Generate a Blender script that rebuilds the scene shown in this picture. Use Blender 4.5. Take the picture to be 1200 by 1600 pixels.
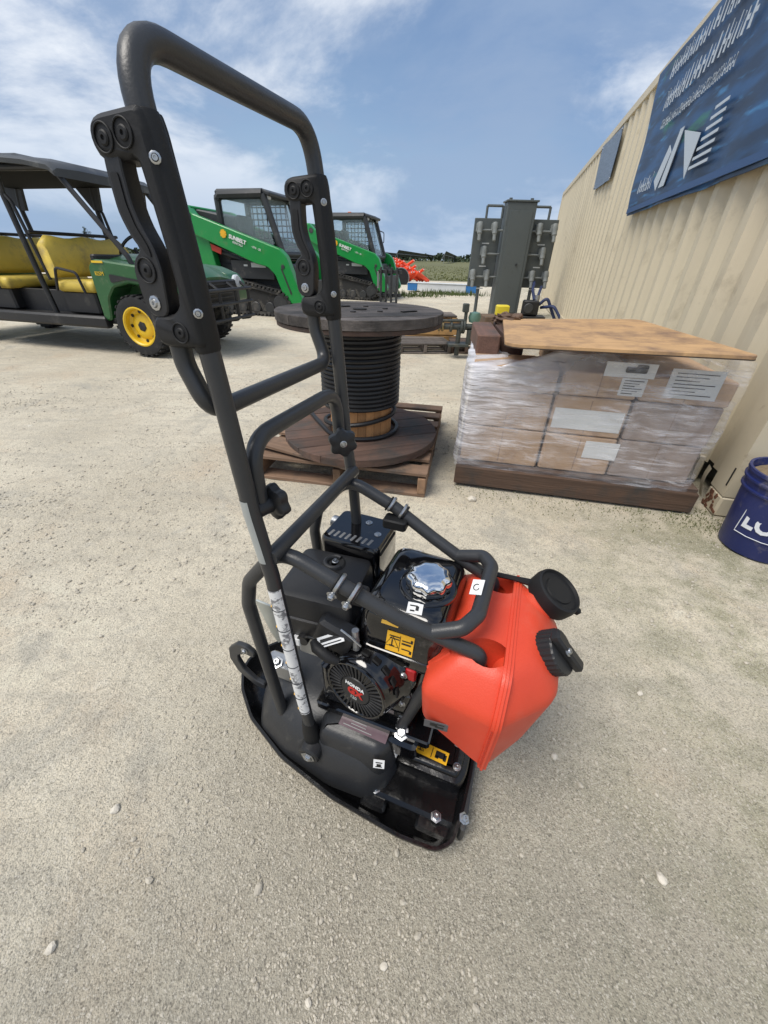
import bpy, bmesh, math, random
import numpy as np
from mathutils import Vector, Matrix
from mathutils.geometry import tessellate_polygon
R = math.radians
rnd = random.Random(7)
for o in list(bpy.data.objects): bpy.data.objects.remove(o)
scene = bpy.context.scene
COL = scene.collection

# ------------------------------------------------------------------ camera
CAM_H = 1.0
cd = bpy.data.cameras.new('camera'); cam = bpy.data.objects.new('camera', cd); COL.objects.link(cam)
cd.sensor_fit = 'HORIZONTAL'; cd.sensor_width = 36.0; cd.lens = 36.0*601/1200
cd.clip_start = 0.01; cd.clip_end = 3000
PITCH, ROLL = R(33.4), R(1.5)
rt = Vector((1,0,0)); fw = Vector((0,math.cos(PITCH),-math.sin(PITCH))); up = rt.cross(fw)
r2 = rt*math.cos(ROLL)+up*math.sin(ROLL); u2 = -rt*math.sin(ROLL)+up*math.cos(ROLL)
cam.matrix_world = Matrix(((r2.x,u2.x,-fw.x,0),(r2.y,u2.y,-fw.y,0),(r2.z,u2.z,-fw.z,CAM_H),(0,0,0,1)))
scene.camera = cam
scene.render.resolution_x = 768; scene.render.resolution_y = 1024

# ------------------------------------------------------------------ sky and sun
SUN_EL, SUN_AZ = R(60), R(238)      # azimuth clockwise from +Y: behind the camera to the left, veiled by cloud
w = bpy.data.worlds.new('World'); scene.world = w; w.use_nodes = True
nt = w.node_tree; nt.nodes.clear()
def N(t, **k):
    n = nt.nodes.new(t)
    for a, b in k.items(): setattr(n, a, b)
    return n
def L(a, b): nt.links.new(a, b)
out = N('ShaderNodeOutputWorld'); bg = N('ShaderNodeBackground'); bg.inputs[1].default_value = 0.1
sky = N('ShaderNodeTexSky', sky_type='NISHITA', sun_disc=False, sun_elevation=SUN_EL, sun_rotation=SUN_AZ,
        altitude=10, air_density=1.0, dust_density=1.6, ozone_density=2.0)
tc = N('ShaderNodeTexCoord')
sep = N('ShaderNodeSeparateXYZ'); L(tc.outputs['Generated'], sep.inputs[0])
den = N('ShaderNodeMath', operation='ADD'); L(sep.outputs['Z'], den.inputs[0]); den.inputs[1].default_value = 0.40
den2 = N('ShaderNodeMath', operation='MAXIMUM'); L(den.outputs[0], den2.inputs[0]); den2.inputs[1].default_value = 0.05
dx = N('ShaderNodeMath', operation='DIVIDE'); L(sep.outputs['X'], dx.inputs[0]); L(den2.outputs[0], dx.inputs[1])
dy = N('ShaderNodeMath', operation='DIVIDE'); L(sep.outputs['Y'], dy.inputs[0]); L(den2.outputs[0], dy.inputs[1])
com = N('ShaderNodeCombineXYZ'); L(dx.outputs[0], com.inputs[0]); L(dy.outputs[0], com.inputs[1])
def cloud(scale, off, lo, hi, detail=7, rough=.55, dist=.4):
    mp = N('ShaderNodeMapping'); mp.inputs['Location'].default_value = off; mp.inputs['Scale'].default_value = scale
    L(com.outputs[0], mp.inputs[0])
    nz = N('ShaderNodeTexNoise'); nz.inputs['Scale'].default_value = 1.0; nz.inputs['Detail'].default_value = detail
    nz.inputs['Roughness'].default_value = rough; nz.inputs['Distortion'].default_value = dist
    L(mp.outputs[0], nz.inputs['Vector'])
    mr = N('ShaderNodeMapRange', interpolation_type='SMOOTHSTEP'); mr.inputs[1].default_value = lo; mr.inputs[2].default_value = hi
    L(nz.outputs['Fac'], mr.inputs[0]); return mr.outputs[0]
veil = cloud((.55,.8,1), (3.1,.4,0), .25, .75, 5, .5)
puff = cloud((1.15,1.5,1), (1.3,5.2,0), .43, .62, 10, .60, .35)
def mix(fac, a, b, k=1.0):
    m = N('ShaderNodeMix', data_type='RGBA')
    if k != 1.0:
        mm = N('ShaderNodeMath', operation='MULTIPLY'); L(fac, mm.inputs[0]); mm.inputs[1].default_value = k; fac = mm.outputs[0]
    L(fac, m.inputs[0])
    for i, x in ((6, a), (7, b)):
        if isinstance(x, tuple): m.inputs[i].default_value = x
        else: L(x, m.inputs[i])
    return m.outputs[2]
c1 = mix(veil, sky.outputs[0], (1.25,2.15,3.95,1), .92)
c1 = mix(cloud((1.3,1.7,1), (7.7,2.1,0), .38, .60, 8, .58, .5), c1, (2.3,3.1,4.5,1), .75)
c2 = mix(puff, c1, (6.8,7.1,7.5,1), .92)
hz = N('ShaderNodeMapRange', interpolation_type='SMOOTHSTEP'); hz.inputs[1].default_value = .0; hz.inputs[2].default_value = .26; hz.inputs[3].default_value = 1; hz.inputs[4].default_value = 0
L(sep.outputs['Z'], hz.inputs[0]); c2 = mix(hz.outputs[0], c2, (2.5,3.5,5.0,1), .75)
L(c2, bg.inputs[0]); L(bg.outputs[0], out.inputs[0])

sl = bpy.data.lights.new('sun', 'SUN'); sl.energy = 2.4; sl.angle = R(32); sl.color = (1.0,.95,.87)
so = bpy.data.objects.new('sun', sl); COL.objects.link(so)
sd = Vector((math.sin(SUN_AZ)*math.cos(SUN_EL), math.cos(SUN_AZ)*math.cos(SUN_EL), math.sin(SUN_EL)))
so.rotation_euler = sd.to_track_quat('Z','Y').to_euler(); so.location = sd*30
vs = scene.view_settings; vs.view_transform = 'Standard'; vs.look = 'None'; vs.gamma = 1; vs.exposure = 0.5
try: vs.use_curve_mapping = False
except Exception: pass

# ------------------------------------------------------------------ mesh helpers
def fillet(path, r, n=5):
    """round the inner corners of an open 3-D polyline"""
    P = [Vector(p) for p in path]; out = [P[0]]
    for i in range(1, len(P)-1):
        a, b, c = P[i-1], P[i], P[i+1]
        d1, d2 = (a-b), (c-b); l1, l2 = d1.length, d2.length; d1.normalize(); d2.normalize()
        ang = d1.angle(d2)
        if ang > R(176): out.append(b); continue
        rr = r[i] if isinstance(r, dict) and i in r else (r if not isinstance(r, dict) else r.get('d', .03))
        t = min(rr/math.tan(ang/2), l1*.48, l2*.48)
        p0, p2 = b+d1*t, b+d2*t
        for k in range(n+1):
            s = k/n; out.append((1-s)**2*p0+2*s*(1-s)*b+s*s*p2)
    out.append(P[-1]); return out
def rpoly(pts, r, n=4):
    """rounded closed 2-D polygon, always len(pts)*(n+1) points"""
    out = []; m = len(pts)
    for i in range(m):
        a, b, c = Vector(pts[i-1]), Vector(pts[i]), Vector(pts[(i+1) % m])
        d1, d2 = a-b, c-b; l1, l2 = d1.length, d2.length
        d1.normalize(); d2.normalize()
        rr = r[i] if isinstance(r, (list, tuple)) else r
        t = min(rr, l1*.48, l2*.48); p0, p2 = b+d1*t, b+d2*t
        for k in range(n+1):
            s = k/n; out.append(tuple((1-s)**2*p0+2*s*(1-s)*b+s*s*p2))
    return out
def offset(poly, d):
    """inset a closed 2-D polygon by d (either winding)"""
    m = len(poly); A = sum(poly[i][0]*poly[(i+1)%m][1]-poly[(i+1)%m][0]*poly[i][1] for i in range(m))
    sg = 1 if A > 0 else -1; out = []
    for i in range(m):
        a, b, c = Vector(poly[i-1]), Vector(poly[i]), Vector(poly[(i+1)%m])
        e1, e2 = b-a, c-b
        if e1.length < 1e-7: e1 = e2
        if e2.length < 1e-7: e2 = e1
        e1 = e1.normalized(); e2 = e2.normalized()
        n1 = Vector((-e1.y, e1.x))*sg; n2 = Vector((-e2.y, e2.x))*sg
        k = n1+n2
        if k.length < 1e-6: k = n1
        k.normalize(); cs = max(.5, k.dot(n1)); q = b+k*(d/cs); out.append((q.x, q.y))
    return out
class MB:
    def __init__(s): s.v = []; s.f = []
    def add(s, vs, fs):
        o = len(s.v); s.v += [tuple(v) for v in vs]; s.f += [tuple(i+o for i in f) for f in fs]; return s
    def loft(s, loops, cap0=True, cap1=True, closed=True):
        o = len(s.v); n = len(loops[0])
        for l in loops: s.v += [tuple(p) for p in l]
        for i in range(len(loops)-1):
            for j in range(n if closed else n-1):
                a, b = o+i*n+j, o+i*n+(j+1) % n
                s.f.append((a, b, b+n, a+n))
        if cap0: s.f.append(tuple(o+j for j in reversed(range(n))))
        if cap1: s.f.append(tuple(o+(len(loops)-1)*n+j for j in range(n)))
        return s
    def box(s, c, d, M=None, b=0, k=1):
        x, y, z = d[0]/2, d[1]/2, d[2]/2
        if b <= 0:
            vs = [Vector((sx*x, sy*y, sz*z)) for sz in (-1,1) for sx, sy in ((-1,-1),(1,-1),(1,1),(-1,1))]
            fs = [(3,2,1,0),(4,5,6,7),(0,1,5,4),(1,2,6,5),(2,3,7,6),(3,0,4,7)]
        else:
            b = min(b, x*.98, y*.98, z*.98)
            base = rpoly([(-x,-y),(x,-y),(x,y),(-x,y)], b, k); ins = offset(base, b*.6) if k > 1 else rpoly([(-x+b,-y+b),(x-b,-y+b),(x-b,y-b),(-x+b,y-b)], b*.02, k)
            ins = rpoly([(-x+b*.7,-y+b*.7),(x-b*.7,-y+b*.7),(x-b*.7,y-b*.7),(-x+b*.7,y-b*.7)], b*.5, k)
            lo = [[Vector((p[0],p[1],zz)) for p in q] for q, zz in ((ins,-z),(base,-z+b*.7),(base,z-b*.7),(ins,z))]
            t = MB(); t.loft(lo); vs = [Vector(v) for v in t.v]; fs = t.f
        if M is not None: vs = [M @ v for v in vs]
        c = Vector(c); return s.add([v+c for v in vs], fs)
    def prism(s, poly, d0, d1, f, b=0):
        """poly in 2-D, f(a,b,d) -> 3-D"""
        if b > 0:
            q = offset(poly, b); sg = 1 if d1 > d0 else -1
            lo = [(q,d0),(poly,d0+sg*b),(poly,d1-sg*b),(q,d1)]
        else: lo = [(poly,d0),(poly,d1)]
        o = len(s.v); n = len(poly); s.loft([[f(p[0],p[1],d) for p in pl] for pl, d in lo], False, False)
        tri = tessellate_polygon([[Vector((p[0],p[1],0)) for p in lo[0][0]]]); e = o+(len(lo)-1)*n
        for t_ in tri: s.f.append(tuple(o+i for i in t_)); s.f.append(tuple(e+i for i in reversed(t_)))
        return s
    def tube(s, path, r, n=10, cap=True, closed=False):
        P = [Vector(p) for p in path]; m = len(P); loops = []
        T = []
        for i in range(m):
            if closed: t = P[(i+1) % m]-P[i-1]
            else: t = P[min(i+1,m-1)]-P[max(i-1,0)]
            T.append(t.normalized())
        ref = Vector((0,0,1)) if abs(T[0].z) < .9 else Vector((1,0,0))
        x = T[0].cross(ref).normalized()
        for i in range(m):
            x = (x-T[i]*x.dot(T[i]))
            if x.length < 1e-6: x = T[i].orthogonal()
            x.normalize(); y = T[i].cross(x)
            rr = r[i] if isinstance(r, (list, tuple)) else r
            loops.append([P[i]+(x*math.cos(2*math.pi*k/n)+y*math.sin(2*math.pi*k/n))*rr for k in range(n)])
        if closed: loops.append(loops[0]); cap = False
        return s.loft(loops, cap, cap)
    def cyl(s, p0, p1, r0, r1=None, n=16, b=0):
        r1 = r0 if r1 is None else r1
        p0, p1 = Vector(p0), Vector(p1)
        if b > 0:
            d = (p1-p0).normalized()
            return s.tube([p0, p0+d*b, p1-d*b, p1], [r0-b, r0, r1, r1-b], n)
        return s.tube([p0, p1], [r0, r1], n)
    def lathe(s, prof, n=24, M=None, cap0=True, cap1=True):
        lo = []
        for r, z in prof:
            l = [Vector((r*math.cos(2*math.pi*k/n), r*math.sin(2*math.pi*k/n), z)) for k in range(n)]
            if M is not None: l = [M @ v for v in l]
            lo.append(l)
        return s.loft(lo, cap0, cap1)
    def xf(s, M): s.v = [tuple(M @ Vector(v)) for v in s.v]; return s
    def mesh(s, name, smooth=35):
        me = bpy.data.meshes.new(name); me.from_pydata(s.v, [], s.f)
        bm = bmesh.new(); bm.from_mesh(me); bmesh.ops.recalc_face_normals(bm, faces=bm.faces); bm.to_mesh(me); bm.free()
        if smooth:
            me.shade_smooth()
            try: me.set_sharp_from_angle(angle=R(smooth))
            except Exception: pass
        return me
    def build(s, name, mat, parent=None, smooth=35):
        return put(name, s.mesh(name, smooth), mat, parent)
def put(name, me, mat, parent=None):
    if mat is not None and not me.materials: me.materials.append(mat)
    o = bpy.data.objects.new(name, me); COL.objects.link(o)
    if parent is not None: o.parent = parent
    return o
def tag(o, label=None, cat=None, group=None, kind=None):
    if label: o['label'] = label
    if cat: o['category'] = cat
    if group: o['group'] = group
    if kind: o['kind'] = kind
    return o
def empty(name, loc=(0,0,0), rz=0, label=None, cat=None, group=None):
    o = bpy.data.objects.new(name, None); COL.objects.link(o); o.empty_display_size = .1
    o.location = loc; o.rotation_euler = (0,0,rz); return tag(o, label, cat, group)
def copy_tree(o, parent=None):
    c = o.copy(); COL.objects.link(c); c.parent = parent
    for ch in list(o.children): copy_tree(ch, c)
    return c
def axisM(z, o=(0,0,0), x=None):
    """matrix whose local Z axis is z"""
    z = Vector(z).normalized()
    x = Vector(x) if x is not None else z.orthogonal()
    x = (x-z*x.dot(z)).normalized(); y = z.cross(x)
    M = Matrix(((x.x,y.x,z.x,o[0]),(x.y,y.y,z.y,o[1]),(x.z,y.z,z.z,o[2]),(0,0,0,1))); return M
def text_mesh(body, size, depth=.0006, bold=0.0):
    cu = bpy.data.curves.new('lettering', 'FONT'); cu.body = body; cu.size = size; cu.extrude = depth; cu.offset = bold
    cu.align_x = 'CENTER'; cu.align_y = 'CENTER'; cu.resolution_u = 3
    ob = bpy.data.objects.new('lettering_curve', cu); COL.objects.link(ob)
    dg = bpy.context.evaluated_depsgraph_get()
    me = bpy.data.meshes.new_from_object(ob.evaluated_get(dg))
    bpy.data.objects.remove(ob); bpy.data.curves.remove(cu); me.materials.clear(); return me
def letters(body, size, M, mat, parent, name='lettering', depth=.0006, bold=0.0, sx=1.0):
    me = text_mesh(body, size, depth, bold); me.transform(M @ Matrix.Diagonal((sx,1,1,1)))
    return put(name, me, mat, parent)
def instance(src, name, loc=(0,0,0), rot=(0,0,0), parent=None, scale=None):
    o = bpy.data.objects.new(name, src.data if hasattr(src,'data') else src); COL.objects.link(o)
    o.location = loc; o.rotation_euler = rot
    if scale: o.scale = scale
    if parent is not None: o.parent = parent
    return o

# ------------------------------------------------------------------ materials
MC = {}
def mat(name, col=(.5,.5,.5), rough=.5, metal=0, var=.0, vs=8.0, bump=0, bs=60.0, coat=0, dirt=None, dirt_amt=0, dirt_s=6, spec=.5, stretch=None, rvar=0):
    if name in MC: return MC[name]
    m = bpy.data.materials.new(name); m.use_nodes = True; t = m.node_tree; b = t.nodes['Principled BSDF']
    b.inputs['Roughness'].default_value = rough; b.inputs['Metallic'].default_value = metal
    b.inputs['Specular IOR Level'].default_value = spec
    if coat: b.inputs['Coat Weight'].default_value = coat; b.inputs['Coat Roughness'].default_value = .08
    c = (*col, 1)
    n = t.nodes.new; tcn = n('ShaderNodeTexCoord'); src = tcn.outputs['Object']
    if stretch:
        mp = n('ShaderNodeMapping'); mp.inputs['Scale'].default_value = stretch; t.links.new(src, mp.inputs[0]); src = mp.outputs[0]
    cur = None
    if var:
        nz = n('ShaderNodeTexNoise'); nz.inputs['Scale'].default_value = vs; nz.inputs['Detail'].default_value = 6; nz.inputs['Roughness'].default_value = .6
        t.links.new(src, nz.inputs['Vector'])
        mx = n('ShaderNodeMix'); mx.data_type = 'RGBA'; t.links.new(nz.outputs['Fac'], mx.inputs[0])
        mx.inputs[6].default_value = tuple(max(0, x*(1-var*1.6)) for x in col)+(1,); mx.inputs[7].default_value = tuple(min(1, x*(1+var*1.6)) for x in col)+(1,)
        cur = mx.outputs[2]
    if dirt:
        nz = n('ShaderNodeTexNoise'); nz.inputs['Scale'].default_value = dirt_s; nz.inputs['Detail'].default_value = 9; nz.inputs['Roughness'].default_value = .7
        t.links.new(tcn.outputs['Object'], nz.inputs['Vector'])
        mr = n('ShaderNodeMapRange'); mr.inputs[1].default_value = .62-.3*dirt_amt; mr.inputs[2].default_value = .78-.2*dirt_amt; t.links.new(nz.outputs['Fac'], mr.inputs[0])
        mx = n('ShaderNodeMix'); mx.data_type = 'RGBA'; t.links.new(mr.outputs[0], mx.inputs[0])
        if cur is not None: t.links.new(cur, mx.inputs[6])
        else: mx.inputs[6].default_value = c
        mx.inputs[7].default_value = (*dirt, 1); cur = mx.outputs[2]
    if cur is not None: t.links.new(cur, b.inputs['Base Color'])
    else: b.inputs['Base Color'].default_value = c
    if rvar:
        nz = n('ShaderNodeTexNoise'); nz.inputs['Scale'].default_value = 18; nz.inputs['Detail'].default_value = 6; t.links.new(src, nz.inputs['Vector'])
        mr = n('ShaderNodeMapRange'); mr.inputs[1].default_value = .3; mr.inputs[2].default_value = .7
        mr.inputs[3].default_value = max(.03, rough-rvar); mr.inputs[4].default_value = min(1, rough+rvar)
        t.links.new(nz.outputs['Fac'], mr.inputs[0]); t.links.new(mr.outputs[0], b.inputs['Roughness'])
    if bump:
        nz = n('ShaderNodeTexNoise'); nz.inputs['Scale'].default_value = bs; nz.inputs['Detail'].default_value = 4; t.links.new(src, nz.inputs['Vector'])
        bp = n('ShaderNodeBump'); bp.inputs['Strength'].default_value = bump; bp.inputs['Distance'].default_value = .01
        t.links.new(nz.outputs['Fac'], bp.inputs['Height']); t.links.new(bp.outputs[0], b.inputs['Normal'])
    MC[name] = m; return m
DUST = (.36,.33,.27)
def wood(name, col, var=.3, axis='x', rough=.8, dirt=(.05,.045,.04), da=.4, grain=9):
    if name in MC: return MC[name]
    st = {'x': (.6,grain,grain), 'y': (grain,.6,grain), 'z': (grain,grain,.6)}[axis]
    m = mat(name, col, rough, var=var, vs=4, bump=.35, bs=14, stretch=st, dirt=dirt, dirt_amt=da, dirt_s=5)
    # every plank its own tone
    t = m.node_tree; b = t.nodes['Principled BSDF']; src = b.inputs['Base Color'].links[0].from_socket
    oi = t.nodes.new('ShaderNodeObjectInfo'); mr = t.nodes.new('ShaderNodeMapRange'); mr.inputs[3].default_value = .6; mr.inputs[4].default_value = 1.4
    t.links.new(oi.outputs['Random'], mr.inputs[0])
    hs = t.nodes.new('ShaderNodeHueSaturation'); t.links.new(mr.outputs[0], hs.inputs['Value']); t.links.new(src, hs.inputs['Color']); t.links.new(hs.outputs[0], b.inputs['Base Color'])
    return m
M_tube = mat('charcoal_powder_coat', (.030,.031,.033), .38, var=.12, vs=30, bump=.06, bs=400, rvar=.06)
M_grip = mat('black_rubber', (.010,.010,.0105), .58, var=.1, vs=20, bump=.05, bs=300, spec=.35)
M_plas = mat('black_plastic', (.018,.018,.019), .42, var=.15, vs=25, bump=.05, bs=350, spec=.4)
M_gloss = mat('glossy_black_paint', (.004,.004,.0048), .10, var=.1, vs=20, coat=.6, dirt=(.10,.095,.085), dirt_amt=.12, dirt_s=14, rvar=.06)
M_deck = mat('black_enamel', (.005,.005,.0055), .24, var=.15, vs=16, bump=.12, bs=45, dirt=(.05,.047,.042), dirt_amt=.05, dirt_s=12, rvar=.1)
M_pod = mat('graphite_cover', (.023,.0238,.0255), .42, var=.15, vs=14, bump=.08, bs=260, dirt=(.09,.085,.075), dirt_amt=.2, dirt_s=11)
M_zinc = mat('zinc_bolt', (.46,.47,.48), .34, 1, var=.12, vs=60)
M_chrome = mat('chrome', (.78,.79,.8), .06, 1)
M_alu = mat('cast_aluminium', (.42,.43,.44), .42, .9, var=.15, vs=30, bump=.1, bs=120)
M_orange = mat('orange_polyethylene', (.64,.060,.024), .48, var=.06, vs=7, bump=.10, bs=420, dirt=(.62,.10,.055), dirt_amt=.25, dirt_s=9, rvar=.08)
M_red = mat('red_paint', (.4,.01,.012), .3)
M_white = mat('white_label', (.75,.75,.74), .4)
M_yellow = mat('yellow_label', (.78,.42,.02), .4)
M_ink = mat('black_ink', (.01,.01,.01), .5)
M_inkr = mat('red_ink', (.45,.02,.015), .45)
M_silver = mat('silver_label', (.36,.38,.37), .45, .2, var=.12, vs=25)
M_grey = mat('grey_label', (.09,.09,.095), .45)
# ------------------------------------------------------------------ ground
NG = {}
def smooth_noise(x, y, seed, cell):
    if seed not in NG: NG[seed] = np.random.RandomState(seed).rand(257, 257)
    g = NG[seed]
    xs, ys = x/cell, y/cell
    xi, yi = np.floor(xs).astype(int), np.floor(ys).astype(int); fx, fy = xs-xi, ys-yi
    fx = fx*fx*(3-2*fx); fy = fy*fy*(3-2*fy)
    a = g[yi % 257, xi % 257]; b = g[yi % 257, (xi+1) % 257]; c = g[(yi+1) % 257, xi % 257]; d = g[(yi+1) % 257, (xi+1) % 257]
    return (a*(1-fx)+b*fx)*(1-fy)+(c*(1-fx)+d*fx)*fy-.5
def gheight(x, y):
    x = np.asarray(x, float); y = np.asarray(y, float)
    h = .006*smooth_noise(x, y, 1, .35)+.004*smooth_noise(x, y, 2, .11)+.0025*smooth_noise(x, y, 3, .045)+.014*smooth_noise(x, y, 4, 1.3)
    return h-.004
def axis_pts(lo, hi, step, far, k=1.12):
    a = list(np.arange(lo, hi+step/2, step)); s = step; v = hi
    while v < far: s *= k; v += s; a.append(v)
    s = step; v = lo; pre = []
    while v > -far: s *= k; v -= s; pre.append(v)
    return np.array(pre[::-1]+a)
gx = axis_pts(-1.3, 1.7, .014, 900); gy = axis_pts(-.1, 2.2, .014, 900)
X, Y = np.meshgrid(gx, gy); Z = gheight(X, Y); Z[(np.abs(X) > 40) | (np.abs(Y) > 40)] = 0
nx, ny = len(gx), len(gy)
idx = np.arange(nx*ny).reshape(ny, nx)
F = np.stack([idx[:-1,:-1], idx[:-1,1:], idx[1:,1:], idx[1:,:-1]], -1).reshape(-1, 4)
me = bpy.data.meshes.new('ground'); me.from_pydata(np.stack([X,Y,Z],-1).reshape(-1,3).tolist(), [], F.tolist()); me.shade_smooth()
gm = bpy.data.materials.new('crushed_limestone'); gm.use_nodes = True; t = gm.node_tree; b = t.nodes['Principled BSDF']; nn = t.nodes.new; LL = t.links.new
b.inputs['Roughness'].default_value = .93; b.inputs['Specular IOR Level'].default_value = .2
co = nn('ShaderNodeTexCoord').outputs['Object']
def gnoise(scale, detail=5, rough=.6, lo=None, hi=None, dist=0):
    z = nn('ShaderNodeTexNoise'); z.inputs['Scale'].default_value = scale; z.inputs['Detail'].default_value = detail; z.inputs['Roughness'].default_value = rough; z.inputs['Distortion'].default_value = dist
    LL(co, z.inputs['Vector'])
    if lo is None: return z.outputs['Fac']
    m = nn('ShaderNodeMapRange'); m.interpolation_type = 'SMOOTHSTEP'; m.inputs[1].default_value = lo; m.inputs[2].default_value = hi; LL(z.outputs['Fac'], m.inputs[0]); return m.outputs[0]
def gmix(fac, a, c, k=1.0, mode='MIX'):
    m = nn('ShaderNodeMix'); m.data_type = 'RGBA'; m.blend_type = mode
    if k != 1.0 and not isinstance(fac, float):
        q = nn('ShaderNodeMath'); q.operation = 'MULTIPLY'; q.inputs[1].default_value = k; LL(fac, q.inputs[0]); fac = q.outputs[0]
    if isinstance(fac, float): m.inputs[0].default_value = fac
    else: LL(fac, m.inputs[0])
    for i, s in ((6,a),(7,c)):
        if isinstance(s, tuple): m.inputs[i].default_value = (*s, 1)
        else: LL(s, m.inputs[i])
    return m.outputs[2]
def vor(scale, feature='F1', out_='Distance'):
    v = nn('ShaderNodeTexVoronoi'); v.feature = feature; v.inputs['Scale'].default_value = scale; LL(co, v.inputs['Vector']); return v.outputs[out_]
base = gmix(gnoise(.9, 6, .6, .35, .65), (.42,.375,.290), (.53,.478,.375))
base = gmix(gnoise(3.1, 6, .65, .50, .72), base, (.36,.33,.265), .6)       # damp grey fines
base = gmix(gnoise(1.7, 5, .6, .52, .70, .5), base, (.44,.355,.255), .6)     # tan patches
base = gmix(gnoise(5.5, 7, .7, .60, .74), base, (.60,.56,.48), .5)         # powdery pale patches
base = gmix(gnoise(2.3, 7, .7, .54, .66, .8), base, (.30,.285,.245), .55)    # compacted grey fines
base = gmix(gnoise(9, 8, .75, .56, .70), base, (.33,.27,.20), .40)          # brownish specks
base = gmix(gnoise(16, 9, .72, .50, .66), base, (.27,.245,.20), .45)         # clods and scuffs a few centimetres wide
base = gmix(gnoise(27, 9, .75, .56, .70), base, (.58,.53,.44), .45)
mpt = nn('ShaderNodeMapping'); mpt.inputs['Rotation'].default_value = (0,0,.55); mpt.inputs['Scale'].default_value = (.7,9,1); LL(co, mpt.inputs[0])
znt = nn('ShaderNodeTexNoise'); znt.inputs['Scale'].default_value = 1.6; znt.inputs['Detail'].default_value = 5; LL(mpt.outputs[0], znt.inputs['Vector'])
mrt = nn('ShaderNodeMapRange'); mrt.inputs[1].default_value = .5; mrt.inputs[2].default_value = .7; LL(znt.outputs['Fac'], mrt.inputs[0])
base = gmix(mrt.outputs[0], base, (.31,.285,.235), .40)                       # faint drag marks and tyre tracks
# lens falloff and camera-holder's shade painted into the near ground's colour, ragged edge
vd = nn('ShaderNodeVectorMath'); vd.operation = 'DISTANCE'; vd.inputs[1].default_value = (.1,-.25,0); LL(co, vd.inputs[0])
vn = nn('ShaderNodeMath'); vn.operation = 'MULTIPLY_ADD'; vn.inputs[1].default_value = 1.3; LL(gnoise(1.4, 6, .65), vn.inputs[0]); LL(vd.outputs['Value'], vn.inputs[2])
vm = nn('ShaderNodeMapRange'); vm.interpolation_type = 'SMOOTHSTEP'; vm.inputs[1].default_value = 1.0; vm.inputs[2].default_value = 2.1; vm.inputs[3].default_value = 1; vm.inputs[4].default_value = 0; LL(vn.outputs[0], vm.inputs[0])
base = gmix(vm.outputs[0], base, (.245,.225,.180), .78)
# moss along the foot of the container (distance to its side)
sx = nn('ShaderNodeSeparateXYZ'); LL(co, sx.inputs[0])
cmx = nn('ShaderNodeMath'); cmx.operation = 'MULTIPLY'; cmx.inputs[1].default_value = .969; LL(sx.outputs['X'], cmx.inputs[0])
cmy = nn('ShaderNodeMath'); cmy.operation = 'MULTIPLY_ADD'; cmy.inputs[1].default_value = -.246; LL(sx.outputs['Y'], cmy.inputs[0]); LL(cmx.outputs[0], cmy.inputs[2])
near = nn('ShaderNodeMapRange'); near.interpolation_type = 'SMOOTHSTEP'; near.inputs[1].default_value = .02; near.inputs[2].default_value = 1.15; LL(cmy.outputs[0], near.inputs[0])
mo = nn('ShaderNodeMath'); mo.operation = 'MULTIPLY'; LL(near.outputs[0], mo.inputs[0]); LL(gnoise(4, 7, .7, .40, .62), mo.inputs[1])
base = gmix(mo.outputs[0], base, (.20,.195,.12), .75)
def chips(scale, rmax, keep):
    v = nn('ShaderNodeTexVoronoi'); v.inputs['Scale'].default_value = scale; LL(co, v.inputs['Vector'])
    sc = nn('ShaderNodeSeparateColor'); LL(v.outputs['Color'], sc.inputs[0])
    a_ = nn('ShaderNodeMath'); a_.operation = 'LESS_THAN'; a_.inputs[1].default_value = rmax; LL(v.outputs['Distance'], a_.inputs[0])
    c_ = nn('ShaderNodeMath'); c_.operation = 'GREATER_THAN'; c_.inputs[1].default_value = keep; LL(sc.outputs[0], c_.inputs[0])
    m_ = nn('ShaderNodeMath'); m_.operation = 'MULTIPLY'; LL(a_.outputs[0], m_.inputs[0]); LL(c_.outputs[0], m_.inputs[1]); return m_.outputs[0], sc.outputs[1]
cell = vor(300, 'F1', 'Color'); hs = nn('ShaderNodeHueSaturation'); hs.inputs['Saturation'].default_value = 0; LL(cell, hs.inputs['Color'])
col = gmix(.42, base, hs.outputs[0], 1, 'OVERLAY')
ch1, _ = chips(330, .42, .72); ch2, _ = chips(150, .36, .86); ch3, _ = chips(210, .40, .88)
col = gmix(ch1, col, (.60,.56,.47), .55); col = gmix(ch2, col, (.62,.57,.48), .6); col = gmix(ch3, col, (.17,.155,.13), .55)
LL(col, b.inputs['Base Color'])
h1 = vor(330); h2 = vor(150); h3a = gnoise(60, 8, .7); h4 = gnoise(17, 9, .75)
hm = nn('ShaderNodeMath'); hm.operation = 'MULTIPLY_ADD'; hm.inputs[1].default_value = 2.2; LL(h4, hm.inputs[0]); LL(h3a, hm.inputs[2]); h3 = hm.outputs[0]
s1 = nn('ShaderNodeMath'); s1.operation = 'MULTIPLY_ADD'; s1.inputs[1].default_value = -.5; LL(h1, s1.inputs[0]); LL(h3, s1.inputs[2])
s2 = nn('ShaderNodeMath'); s2.operation = 'MULTIPLY_ADD'; s2.inputs[1].default_value = -.22; LL(h2, s2.inputs[0]); LL(s1.outputs[0], s2.inputs[2])
bp = nn('ShaderNodeBump'); bp.inputs['Strength'].default_value = .75; bp.inputs['Distance'].default_value = .0065; LL(s2.outputs[0], bp.inputs['Height']); LL(bp.outputs[0], b.inputs['Normal'])
ground = put('ground', me, gm); tag(ground, kind='structure')

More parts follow.
